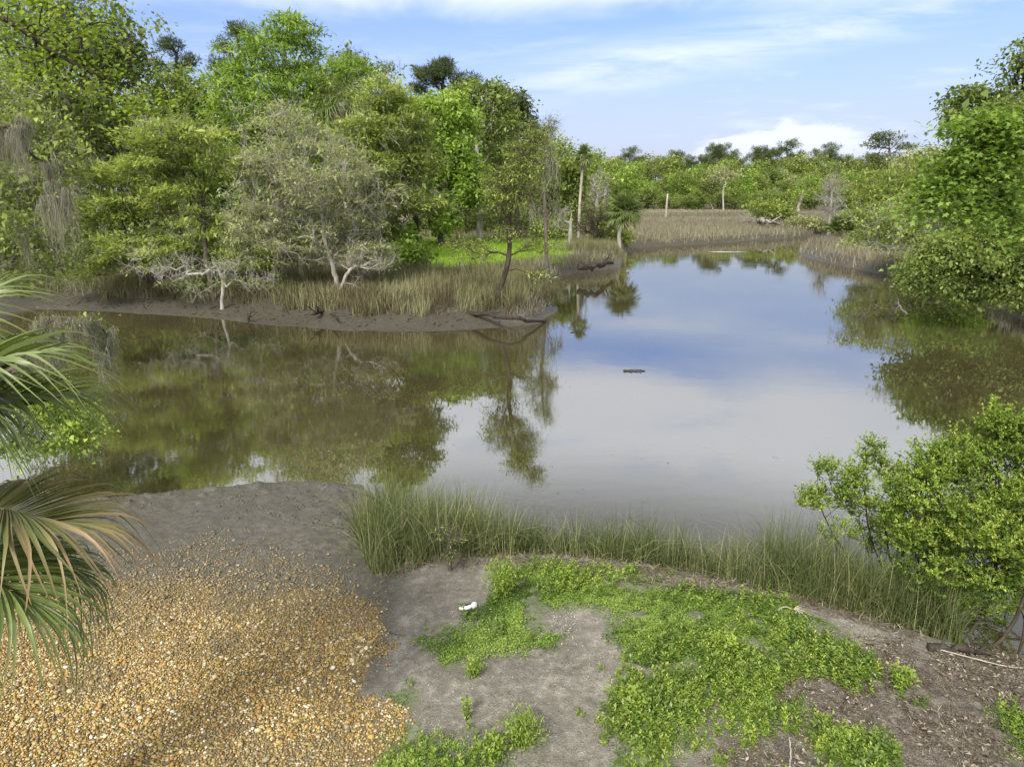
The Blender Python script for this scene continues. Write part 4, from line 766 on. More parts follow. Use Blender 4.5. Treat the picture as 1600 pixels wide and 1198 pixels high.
RE = poly_px([(1215, 950), (1330, 985), (1470, 1015), (1500, 1018), (1500, 970), (1480, 950), (1350, 910), (1230, 895)], .1)
q = sample_poly(RE, 4200, g, lambda x, y: fbm(x, y, 2.4, 15) > .36); stuff('tall_reeds', blades(q, 1.0*(.35+.8*g.random(len(q))), .011, .33, g, .15+.5*fbm(q[:, 0], q[:, 1], 3, 8)+g.normal(size=len(q))*.18+(g.random(len(q)) < .15)*.35, 4), 'cord', 'taller darker reeds around the foot of the right hand shrubs')
q = sample_poly(CORD, 1500, g); stuff('dead_stalks', blades(q, .5*(.3+.7*g.random(len(q))), .008, 1.1, g, .85+0*q[:, 0], 4), 'marsh', 'straw coloured bent stalks among the cordgrass')
LB = poly_px([(60, 478), (165, 487), (350, 500), (550, 517), (750, 514), (840, 506), (880, 480), (856, 465), (856, 442), (880, 428), (975, 416), (985, 392), (940, 372), (700, 372), (-200, 372), (-200, 470)])
inB = lambda x, y: (rawd(x, y) > np.where((y > 38) | (x > -.3), .6, 1.9)+1.6*(fbm(x, y, .8, 31)-.5)*np.where(y > 38, .4, 1))
notm = lambda x, y: inB(x, y) & (sdist(x, y, MEADOW) > 1.0)
q = sample_poly(LB, 42000, g, lambda x, y: notm(x, y) & (y < 42) & (fbm(x, y, .6, 6) > .30))
px_, _ = pix(q[:, 0], q[:, 1], q[:, 0]*0+.8)
va = .42+1.2*(fbm(q[:, 0], q[:, 1], .5, 18)-.5)+g.normal(size=len(q))*.22
hh = (.72+.2*sm(px_, 440, 620)*(1-sm(px_, 840, 900)))*(.5+.8*g.random(len(q)))*(.6+.9*fbm(q[:, 0], q[:, 1], .7, 44))
stuff('bank_grass', blades(q, hh, .024, .5, g, va+.12, 3), 'marsh', 'olive and brown marsh grass on top of the mud bank')
q = sample_poly(LB, 14000, g, lambda x, y: notm(x, y) & (y > 40)); stuff('back_grass', blades(q, .85*(.5+.8*g.random(len(q))), .06, .3, g, .45+1.0*(fbm(q[:, 0], q[:, 1], .25, 19)-.5)+g.normal(size=len(q))*.15, 2), 'marsh', 'marsh grass behind the bank toward the wood')
q = sample_poly(MEADOW, 16000, g); stuff('meadow_grass', blades(q, .35*(.5+g.random(len(q))), .05, .4, g, .5+.8*(fbm(q[:, 0], q[:, 1], .3, 23)-.5)+g.normal(size=len(q))*.15, 2), 'meadow', 'bright green meadow grass in front of the wood')
q = sample_poly(LB, 9000, g, lambda x, y: inB(x, y) & (rawd(x, y) < 6) & (y < 40) & (fbm(x, y, .5, 77) > .5)); stuff('rusty_grass', blades(q, 1.05*(.4+.7*g.random(len(q))), .022, .5, g, .05+.35*g.random(len(q)), 3), 'rust', 'rusty brown taller grass mixed into the bank top')
# brushy overhang of roots and old stalks at the cut bank
q = sample_poly(LB, 5000, g, lambda x, y: (rawd(x, y) > 1.9) & (rawd(x, y) < 3.0) & (y < 60)); stuff('bank_fringe', blades(q, .45*(.3+.8*g.random(len(q))), .022, 1.3, g, .2+.5*g.random(len(q)), 3, bend=1.8), 'marsh', 'tangled old stalks drooping over the cut of the mud bank')
FM = poly_px([(975, 392), (985, 388), (1060, 385), (1150, 379), (1240, 373), (1290, 367), (1450, 367)])+poly_px([(1500, 331), (900, 331)], .9)
q = sample_poly(FM, 90000, g, lambda x, y: (rawd(x, y) > .15) & (g.random(x.shape) < np.clip(95/np.maximum(y, 60), .12, 1)**2))
va = .33+.9*(fbm(q[:, 0]*.35, q[:, 1], .06, 29)-.5)+g.normal(size=len(q))*.14+.25*sm(q[:, 1], 120, 200)
stuff('far_marsh_grass', blades(q, .95*(.4+.8*g.random(len(q))), .042+.0011*(q[:, 1]-60), .3, g, va, 2), 'farmarsh', 'brown marsh grass flat beyond the creek bend')
RM = poly_px([(1245, 396), (1300, 413), (1400, 433), (1500, 464), (1600, 500), (1700, 500), (1600, 400), (1450, 376), (1290, 381), (1252, 389)])
q = sample_poly(RM, 16000, g, lambda x, y: (rawd(x, y) > .1)); va = .42+.8*(fbm(q[:, 0], q[:, 1], .2, 33)-.5)+g.normal(size=len(q))*.16
stuff('point_grass', blades(q, .8*(.5+.8*g.random(len(q))), .05, .4, g, va, 2), 'farmarsh', 'straw brown grass on the right hand marsh point')
q = np.concatenate([sample_poly(LB, 9000, g, lambda x, y: (rawd(x, y) > .12) & (rawd(x, y) < 4) & (y > 37)), sample_poly(LB, 3500, g, lambda x, y: (rawd(x, y) > .3) & (rawd(x, y) < 3) & (x > -.2) & (y <= 37))])
stuff('creek_edge_grass', blades(q, .6*(.4+.8*g.random(len(q))), .045, .6, g, .3+.9*(fbm(q[:, 0], q[:, 1], .5, 63)-.5)+g.normal(size=len(q))*.15, 3, bend=1.5), 'farmarsh', 'grey brown matted grass along the water at the tip of the bank')
# tall rushes by the leaning palm
for lb_, px, Y, n_, h_ in [('tall rush clump at the right end of the meadow', 905, 60, 900, 1.5), ('dense brown rush clump by the short leaning palm foot', 940, 60, 1200, 1.3)]:
    c = ground_pt(px, Y); xy = c[:2]+g.normal(size=(n_, 2))*np.array([.9, .8]); m_ = blades(xy, h_*(.5+.6*g.random(n_)), .035, .3, g, .3+g.random(n_)*.4, 3)
    me = m_.mesh('rush_clump', M['marsh']); tag(obj('rush_clump', me), lb_, 'rushes')
def sample_patch(poly, n, g, k=.62):
    """patch with ragged thinning edge"""
    p = np.array(poly); lo = p.min(0)-.4; hi = p.max(0)+.4; res = []; c = 0
    for _ in range(60):
        q = lo+g.random((n*2, 2))*(hi-lo); s = sdist(q[:, 0], q[:, 1], poly)+(fbm(q[:, 0], q[:, 1], 1.7, 55)-.5)*.9+(fbm(q[:, 0], q[:, 1], 7, 56)-.5)*.35
        pr = (1-sm(s, -.35, .2))*sm(fbm(q[:, 0], q[:, 1], 3.0, 51)+.35*(fbm(q[:, 0], q[:, 1], 11, 58)-.5), .30, .48); q = q[g.random(len(q)) < pr]; res.append(q); c += len(q)
        if c > n: break
    return np.concatenate(res)[:n]
# ------------------------------------------------------------------ CREEPER MAT + LEAFY COVER
lb = MB()
for p_, n_ in zip(MATS, [120000, 7500, 900, 7000, 1300, 4500, 2000]):
    q = sample_patch(p_, n_, g); z = H(q[:, 0], q[:, 1]); th = fbm(q[:, 0], q[:, 1], 6, 52)
    C = np.stack([q[:, 0], q[:, 1], z+.005+.045*g.random(len(q))*th*1.6], 1); D = unit(rdir(len(q), g)*np.array([1, 1, .5])+np.array([0, 0, .25])); ln = .0175*(.6+.9*g.random(len(q)))
    add_leaves(lb, C, D, unit(rdir(len(q), g)*.5+np.array([0, 0, 1])), ln, ln*.75, np.clip(.5+1.7*(fbm(q[:, 0], q[:, 1], 2.0, 53)-.5)+g.normal(size=len(q))*.17, 0, 1))
stuff('creeper_mat', lb, 'mat', 'low green creeper mat over sandy ground')
def sprouts(mb, base, h, nl, ls, g, spread=.5):
    n = len(base); m = n*nl; B = np.repeat(base, nl, 0); hh_ = np.repeat(h, nl); f = np.tile(np.linspace(.2, 1, nl), n); tl = np.repeat(unit(rdir(n, g)*np.array([1, 1, 0])+1e-6)*(.35*g.random(n))[:, None], nl, 0)
    C = B+np.array([0, 0, 1.])*(hh_*f)[:, None]+tl*(hh_*f*f)[:, None]; an = np.tile(np.arange(nl)*2.4, n)+np.repeat(g.random(n)*6.28, nl); up = .25+.9*f**2
    D = unit(np.stack([np.cos(an), np.sin(an), up], 1)); ln = ls*(.65+.6*g.random(m))*(1.1-.45*f); a = np.clip(np.repeat(.5+g.normal(size=n)*.18, nl)+.22*(f-.5)+g.normal(size=m)*.1, 0, 1)
    add_leaves(mb, C, D, unit(np.array([0, 0, 1.])+rdir(m, g)*.35), ln, ln*.5, a)
    top = base+np.array([0, 0, 1.])*h[:, None]+tl[nl-1::nl]*h[:, None]*.9; add_edges(mb, base-np.array([0, 0, .01]), top, .0022, .0012, 3, .25)
lb = MB()
LEAFY = [([(1040, 1015), (1130, 990), (1250, 1000), (1330, 1020), (1425, 1085), (1300, 1085), (1200, 1060), (1140, 1075), (1060, 1060)], 620), ([(965, 1060), (1010, 1040), (1060, 1060), (1075, 1140), (1060, 1260), (965, 1260)], 330), ([(1070, 1060), (1200, 1060), (1180, 1120), (1110, 1110)], 200),
         ([(1175, 1080), (1240, 1085), (1250, 1140), (1190, 1140)], 110), ([(1265, 1130), (1370, 1135), (1400, 1260), (1270, 1260)], 230), ([(630, 1150), (740, 1140), (760, 1260), (640, 1260)], 60), ([(840, 885), (930, 890), (950, 935), (860, 930)], 150), ([(1570, 1140), (1640, 1130), (1650, 1190), (1590, 1180)], 60), ([(1050, 900), (1200, 925), (1280, 970), (1150, 960), (1000, 940)], 90)]
for pg, n_ in LEAFY:
    q = sample_patch(poly_px(pg, .58), n_, g); base_ = np.stack([q[:, 0], q[:, 1], H(q[:, 0], q[:, 1])], 1)
    sprouts(lb, base_, .05+.17*g.random(len(q))**1.5*(.3+1.3*fbm(q[:, 0], q[:, 1], 2, 62)), 11, .052, g)
stuff('leafy_ground_cover', lb, 'shrub', 'knee low leafy green seedlings spreading over the creeper mat')
# a second, broader leaved species and short grass among the cover
lb2 = MB(); q = np.concatenate([sample_patch(poly_px(LEAFY[0][0], .58), 170, g), sample_patch(poly_px(LEAFY[1][0], .58), 90, g), sample_patch(poly_px(LEAFY[4][0], .58), 70, g), sample_patch(MATS[0], 120, g)]); base_ = np.stack([q[:, 0], q[:, 1], H(q[:, 0], q[:, 1])], 1)
sprouts(lb2, base_, .10+.16*g.random(len(q)), 9, .075, g); stuff('broadleaf_seedlings', lb2, 'shrub_dark', 'broader darker leaved seedlings mixed into the green cover')
q = np.concatenate([sample_patch(MATS[0], 2600, g), sample_patch(poly_px(LEAFY[0][0], .58), 1200, g), sample_patch(LITTER, 900, g), sample_patch(MATS[3], 500, g)]); stuff('short_grass', blades(q, .13*(.3+g.random(len(q))), .005, .9, g, .25+.6*g.random(len(q)), 3), 'cord', 'thin short grass blades among the ground cover')
def weed(label, px, py, h, r, n, ls, seed, group=None, leaf='shrub', nst=9, asp=.5):
    g = np.random.default_rng(seed); b = P(px, py, .5); b[2] = H1(b[0], b[1]); root = empty('weed', b, label, 'weed', group); st = MB(); lf = MB()
    for s in range(nst):
        th = s*2.4; k = .2+.8*((s+.5)/nst); top = np.array([math.cos(th)*r*k, math.sin(th)*r*k, h*(1.1-.5*k)]); base_ = np.array([math.cos(th), math.sin(th), 0])*.02; path = smooth_path([base_-[0, 0, .02], base_+top*.5+np.array([0, 0, h*.12]), top], 7)
        add_tube(st, path, np.linspace(.004, .0015, 7), 4); m = n//nst; f = .25+.75*g.random(m); c = np.array([path[int(v*6)] for v in f])+g.normal(size=(m, 3))*r*.16; D = unit(rdir(m, g)+top/np.linalg.norm(top)*.5); ln = ls*(.6+.8*g.random(m))
        add_leaves(lf, c, D, unit(rdir(m, g)*.5+np.array([0, 0, 1])), ln, ln*asp, np.clip(.35+.3*f+g.normal(size=m)*.13, 0, 1))
    obj('stems', st.mesh('stems', M['mat']), root); obj('leaves', lf.mesh('leaves', M[leaf]), root); return root
weed('largest leafy weed, standing right behind the white litter by the grass fringe', 785, 935, .50, .30, 2100, .036, 501, nst=16, asp=.35)
weed('feathery weed at the bottom of the sandy path', 815, 1170, .34, .24, 1700, .034, 502, nst=14, asp=.28)
weed('small bushy weed at the left corner of the creeper mat', 740, 1062, .20, .13, 420, .030, 503)
weed('upright thin weed on bare sand left of the feathery weed', 728, 1130, .26, .05, 90, .042, 504, nst=4)
weed('leafy weed left of the feathery weed at the bottom edge', 770, 1190, .24, .16, 330, .042, 505)
weed('yellowish weed at the top edge of the creeper mat', 880, 915, .24, .18, 420, .034, 506)
weed('pale seedling pair above the creeper mat beside the grass', 985, 905, .22, .10, 90, .045, 507, nst=5)
weed('tall leafy weed at the right tip of the leafy cover', 1405, 1078, .22, .16, 380, .042, 510)
weed('pale leafy weed rising at the middle of the leafy cover', 1130, 1035, .28, .2, 520, .05, 511, asp=.6)
weed('bushy weed at the left edge of the lower leafy cover', 985, 1120, .26, .18, 480, .046, 512, asp=.6)
weed('low weed on litter between the two lower leafy patches', 1205, 1125, .16, .12, 220, .04, 513, leaf='shrub_dark')
weed('round leafed green weed near the bottom right litter', 1310, 1175, .20, .20, 620, .034, 508)
w0_ = weed('tiny green seedling on the bare sand path', 985, 1075, .07, .03, 22, .03, 509, 'seedlings on the bare path', nst=3)
for si, (px, py) in enumerate([(938, 1045), (955, 1100), (906, 1120), (640, 1070), (1010, 935), (1045, 915), (1120, 930), (1095, 945), (1180, 935), (715, 1000), (1020, 1010)]):
    b = P(px, py, .55); b[2] = H1(b[0], b[1]); dup(w0_, tuple(b), random.random()*6, .8+random.random(), 'tiny green seedling '+['on the path top below the bare sandy tongue', 'in the middle of the sandy path', 'at the lower path left of its center', 'on bare sand near the gravel edge', 'between grass fringe and creeper mat', 'at the fringe foot above the creeper mat', 'at the fringe foot right of center', 'in the creeper below the fringe, right of center', 'at the fringe foot near the dry palm leaf', 'at the left tip of the creeper mat', 'at the upper right edge of the sandy path'][si], group='seedlings on the bare path')
# ------------------------------------------------------------------ NEAR RIGHT SHRUBS
shrub('marsh_elder', 'smaller airy bright shrub with bare lower stems beside the water', 8.6, [[(1440, 1010), (1400, 930), (1360, 840), (1350, 760)], [(1430, 1010), (1380, 940), (1310, 850), (1280, 790)], [(1400, 1000), (1370, 900), (1345, 820)], [(1350, 985), (1330, 900), (1300, 840)], [(1460, 1015), (1400, 900), (1380, 780)]],
      [(1365, 715, 16, 20, 16), (1385, 745, 16, 25, 18), (1345, 750, 24, 22, 20), (1290, 740, 18, 14, 14), (1270, 785, 26, 14, 24), (1330, 790, 36, 22, 26), (1300, 825, 28, 10, 12), (1370, 800, 24, 24, 16), (1320, 770, 40, 30, 20), (1380, 850, 30, 30, 16)], 'shrub', 'bark_dark', .012, .002, 60, .10, .046, 601, 'shoot', bv=.5, twig=(2, .12, .0015))
shrub('marsh_elder', 'large dense bright shrub filling the right edge above the water', 7.7, [[(1480, 1015), (1500, 960), (1480, 850), (1450, 770)], [(1490, 1015), (1540, 950), (1560, 840), (1560, 740)], [(1470, 1010), (1430, 950), (1400, 860)], [(1510, 1020), (1560, 960), (1600, 850), (1620, 760)], [(1580, 1040), (1590, 960), (1600, 900)], [(1600, 1040), (1640, 900), (1650, 760)], [(1475, 1012), (1440, 900), (1420, 820)]],
      [(1430, 775, 40, 34, 46), (1480, 740, 34, 28, 40), (1540, 730, 50, 40, 56), (1500, 810, 60, 40, 70), (1430, 830, 36, 28, 30), (1580, 690, 24, 34, 30), (1555, 660, 14, 22, 14), (1580, 800, 50, 60, 70), (1540, 880, 50, 34, 46), (1590, 920, 40, 40, 40), (1500, 940, 34, 22, 24), (1650, 800, 60, 100, 90), (1395, 800, 18, 20, 14), (1440, 880, 40, 40, 26), (1500, 760, 80, 50, 60), (1530, 850, 80, 60, 60), (1470, 930, 30, 30, 14), (1560, 970, 50, 26, 30), (1600, 860, 50, 60, 50), (1620, 700, 50, 50, 50), (1420, 900, 30, 30, 12)], 'shrub', 'bark_dark', .02, .0022, 95, .13, .047, 602, 'shoot', bv=.45, twig=(2, .14, .0015))
# ------------------------------------------------------------------ LOGS, STICKS, LITTER
def stick(name, label, cat, pts, rad, mat='drift', seed=1, branches=0, bl=.5):
    g = np.random.default_rng(seed); pts = np.array(pts, float); b = pts[0].copy(); path = smooth_path(pts-b, 16); path[1:-1] += g.normal(size=(14, 3))*rad*.25; mb = MB(); add_tube(mb, path, np.linspace(rad, rad*.45, 16)*(1+g.normal(size=16)*.06), 9)
    for k in range(branches): i = g.integers(3, 15); d = unit(rdir(1, g)+np.array([[0, 0, .6]]))[0]*bl*(.5+g.random()); add_edges(mb, [path[i], path[i]+d*.5], [path[i]+d*.5, path[i]+d+rdir(1, g)[0]*bl*.2], [rad*.4, rad*.28], [rad*.28, rad*.1], 5)
    return tag(obj(name, mb.mesh(name, M[mat], True), None, tuple(b)), label, cat)
def gp(px, py, dz=0.0, z0=.4):
    p = P(px, py, z0)
    for _ in range(4): p = P(px, py, max(H1(p[0], p[1]), 0)+dz)
    return p
stick('fallen_log', 'long dark fallen log sloping down the mud bank into the water', 'log', [gp(688, 484, .12), gp(740, 490, .10), gp(800, 496, .08), gp(852, 503, .02)], .13, 'wetwood', 701)
stick('fallen_branch', 'thin branch lying above the long dark log on the mud', 'branch', [gp(640, 482, .1), gp(600, 486, .06), gp(560, 484, .1)], .05, 'wetwood', 702, 2)
stick('fallen_log', 'slim straight log lying along the foot of the brown bank grass', 'log', [gp(590, 474, .1), gp(640, 474, .1), gp(690, 476, .14)], .06, 'bark_dark', 703)
stick('dead_stump', 'black broken stump with roots on the middle of the mud bank', 'stump', [gp(490, 490, .05), gp(500, 488, .3), gp(512, 489, .3), gp(528, 497, .03)], .09, 'wetwood', 704, 6, .5)
stick('dead_stump', 'small root stub poking from the mud at the left waterline', 'stump', [gp(388, 500, 0), gp(388, 496, .2), gp(392, 494, .35)], .07, 'wetwood', 705, 5, .35)
stick('fallen_log', 'black log jutting into the creek below the short leaning palm', 'log', [gp(905, 417, .1), gp(930, 416, .2), gp(957, 411, .35)], .24, 'wetwood', 706, 3, .45)
stick('floating_branch', 'small black branch floating in the open creek', 'branch', [P(975, 579, .01), P(985, 578.5, .03), P(995, 578.5, .03), P(1008, 579.5, .01)], .035, 'wetwood', 707, 3, .14)
stick('driftwood', 'dark curved limb lying at the foot of the far marsh bush', 'driftwood', [gp(1185, 345, .8, .9), gp(1200, 347, 1.2, .9), gp(1218, 351, .5, .9)], .35, 'bark_grey', 708, 5, 1.5)
stick('bent_limb', 'pale bare limb bowing to the grass below the arching tree', 'branch', [Q(1432, 398, 44), Q(1420, 408, 43.5), Q(1410, 424, 43)], .07, 'bark_grey', 709, 2, .7)
stick('stick', 'short white upright stick near the bottom edge', 'stick', [gp(1234, 1198, .01), gp(1236, 1175, .03), gp(1233, 1150, .06)], .011, 'bark_pale', 710)
stick('stick', 'long thin pale stick lying on the bank edge at right', 'stick', [gp(1460, 1012, .03), gp(1520, 1028, .03), gp(1570, 1040, .03), gp(1600, 1043, .03)], .008, 'bark_pale', 711)
stick('fallen_branch', 'dark mossy limb at the waterline under the large dense shrub', 'branch', [gp(1450, 1010, .04), gp(1510, 1015, .05), gp(1550, 1020, .04)], .05, 'wetwood', 712, 3, .2)
stick('stick', 'thin dark stick on bare sand at the gravel edge', 'stick', [gp(602, 984, .01), gp(616, 990, .015), gp(634, 992, .01)], .005, 'bark_dark', 713)
stick('reed_twig', 'dead twig fan rising from the water above the grass fringe', 'twig', [P(1030, 850, -.05), P(1015, 830, .15), P(985, 810, .3), P(985, 808, .38)], .007, 'bark_dark', 714, 6, .25)
stick('reed_twig', 'curved dead stem standing in the water left of the airy shrub', 'twig', [P(1198, 905, -.05), P(1196, 880, .2), P(1200, 860, .45), P(1225, 845, .62)], .006, 'bark_dark', 715, 4, .25)
tree('mossy_stub', 'dead lichen covered stub in the left part of the grass fringe', 8.35, [(705, 905), (703, 870), (706, 835)], [(694, 830, 18, 10, 10), (712, 835, 14, 12, 8), (705, 860, 10, 20, 12)], 'feather', 'olive', 'bark', .03, .002, 40, .05, .018, 716, twig=(5, .13, .002), cat='stump')
# bits of wood and roots scattered on the mud bank
mb = MB(); q = sample_poly(LB, 420, g, lambda x, y: (rawd(x, y) > .3) & (rawd(x, y) < 2.4) & (y < 36)); z = H(q[:, 0], q[:, 1]); A = np.stack([q[:, 0], q[:, 1], z+.02], 1); d = rdir(len(q), g)*np.array([1, 1, .35]); l = .05+.35*g.random(len(q))**2
add_edges(mb, A, A+d*l[:, None], .018, .008, 4, .5); stuff('mud_debris', mb, 'wetwood', 'twigs and root bits scattered on the mud bank')
# white litter
def litter_item():
    b = gp(730, 953, 0); root = empty('litter', b, 'crumpled two part white litter lying on dark sand beside the creeper mat', 'litter'); g = np.random.default_rng(31)
    def blob(c, r, yaw, lift, bend):
        me = bpy.data.meshes.new('shell'); nu, nv = 16, 10; V = []; q_ = []
        for i in range(nv+1):
            for j in range(nu):
                th = i/nv*math.pi; ph = j/nu*2*math.pi; rr = 1+.12*math.sin(3*ph+i)+.06*g.normal()*(0 < i < nv); v = np.array([math.cos(th), math.sin(th)*math.cos(ph)*rr, math.sin(th)*math.sin(ph)*rr])*r; v[2] += bend*v[0]**2/r[0]
                V.append([c[0]+v[0]*math.cos(yaw)-v[1]*math.sin(yaw), c[1]+v[0]*math.sin(yaw)+v[1]*math.cos(yaw), c[2]+lift+v[2]])
        for i in range(nv):
            for j in range(nu): q_.append([i*nu+j, i*nu+(j+1) % nu, (i+1)*nu+(j+1) % nu, (i+1)*nu+j])
        return np.array(V), np.array(q_)
    mb = MB(); V, q_ = blob((-.02, 0, .03), np.array([.085, .042, .032]), R(22), 0, .2); mb.add(V, quads=q_); obj('body', mb.mesh('body', M['white'], True), root)
    mb = MB(); V, q_ = blob((.085, .035, .045), np.array([.05, .036, .04]), R(60), 0, .1); mb.add(V, quads=q_); obj('end_piece', mb.mesh('end_piece', M['white'], True), root)
    mb = MB(); V, q_ = blob((.0, .02, .058), np.array([.035, .018, .012]), R(22), 0, 0); mb.add(V, quads=q_); obj('opening', mb.mesh('opening', M['black'], True), root)
litter_item()
# dried palm leaf
mb = MB(); b = gp(1240, 955, .03); g2 = np.random.default_rng(44)
for k in range(7):
    a = R(-85+22*k+g2.normal()*16); l = .07+.15*g2.random(); p = np.array([[0, 0, 0.02], [math.cos(a)*l*.5, math.sin(a)*l*.5, .05], [math.cos(a)*l, math.sin(a)*l, .0]]); pp = smooth_path(p, 6); s_ = np.array([-math.sin(a), math.cos(a), .3]); w_ = np.array([.004, .007, .007, .006, .004, .001])[:, None]
    mb.add(np.stack([pp-s_*w_, pp+s_*w_], 1).reshape(-1, 3), quads=[[i*2, i*2+1, i*2+3, i*2+2] for i in range(5)], a=.95)
add_tube(mb, smooth_path([[0, 0, .02], [-.1, .03, .05], [-.2, .0, .02]], 6), .008, 5, .95)
tag(obj('dried_palm_leaf', mb.mesh('dried_palm_leaf', M['litter']), None, tuple(b)), 'bleached dry palm leaf lying at the foot of the grass fringe', 'dead leaf')
# leaf litter and straw on the right
def scatter(poly, n, size, asp, thr=.4, lift=.012, o=71, sc=3.0):
    q = sample_poly(poly, n, g, lambda x, y: fbm(x, y, sc, o) > thr); C = np.stack([q[:, 0], q[:, 1], H(q[:, 0], q[:, 1])+lift*g.random(len(q))+.003], 1); m = len(q); D = unit(rdir(m, g)*np.array([1, 1, .25])); ln = size*(.4+.9*g.random(m)); mb = MB()
    add_leaves(mb, C, D, unit(rdir(m, g)*.4+np.array([0, 0, 1])), ln, ln*asp, g.random(m)**1.3); return mb
stuff('leaf_litter', scatter(LITTER, 9000, .05, .42, .42, .025), 'litter', 'brown dead leaves strewn over the right foreground')
stuff('mat_litter', scatter(MATS[0], 700, .04, .35, .3, .06, 72), 'litter', 'scattered brown dead leaves over the creeper mat')
stuff('dry_straw', scatter(LITTER, 7000, .09, .05, .36, .02, 75), 'litter', 'thin dry straw and needles over the right foreground')
SAND = poly_px([(560, 905), (700, 915), (1000, 960), (1080, 1100), (1060, 1400), (600, 1400)], .5)
stuff('sand_debris', scatter(SAND, 6500, .020, .3, .45, .008, 78), 'litter', 'small twigs and husks on bare sand')
BEACH = poly_px([(590, 905), (720, 895), (1250, 960), (1450, 1010), (1440, 990), (1250, 935), (1000, 890), (850, 872), (600, 880)], .4)
stuff('wrack_line', scatter(BEACH, 6500, .13, .05, .2, .06, 79), 'litter', 'drift of dead straw at the foot of the grass fringe')
# white shell flecks
def flecks(n, centers, name, label):
    mb = MB(); V0 = np.array([[1, 0, 0], [-1, 0, 0], [0, 1, 0], [0, -1, 0], [0, 0, .6], [0, 0, -.6]]); T = np.array([[0, 2, 4], [2, 1, 4], [1, 3, 4], [3, 0, 4], [2, 0, 5], [1, 2, 5], [3, 1, 5], [0, 3, 5]]); Vs = []; Ts = []; c = 0; A_ = []
    for (px, py, rx, ry, k) in centers:
        for _ in range(k):
            p = P(px+g.normal()*rx, py+g.normal()*ry, .55); p[2] = H1(p[0], p[1])+.004; s_ = .004+.007*g.random(); th = g.random()*6.28; Rm = np.array([[math.cos(th), -math.sin(th), 0], [math.sin(th), math.cos(th), 0], [0, 0, 1]]); Vs.append((V0*s_*np.array([1, .6, .6]))@Rm.T+p); Ts.append(T+c); c += 6; A_ += [.8+.2*g.random()]*6
    mb.add(np.concatenate(Vs), tris=np.concatenate(Ts), a=np.array(A_)); stuff(name, mb, 'white', label)
flecks(0, [(885, 975, 12, 14, 90), (1350, 985, 50, 12, 90), (1400, 1020, 60, 14, 60), (1190, 990, 60, 8, 30), (900, 1000, 80, 60, 60), (650, 1020, 40, 60, 40), (1300, 1120, 140, 50, 60), (400, 800, 120, 25, 50)], 'shell_flecks', 'white shell flecks on the sand')
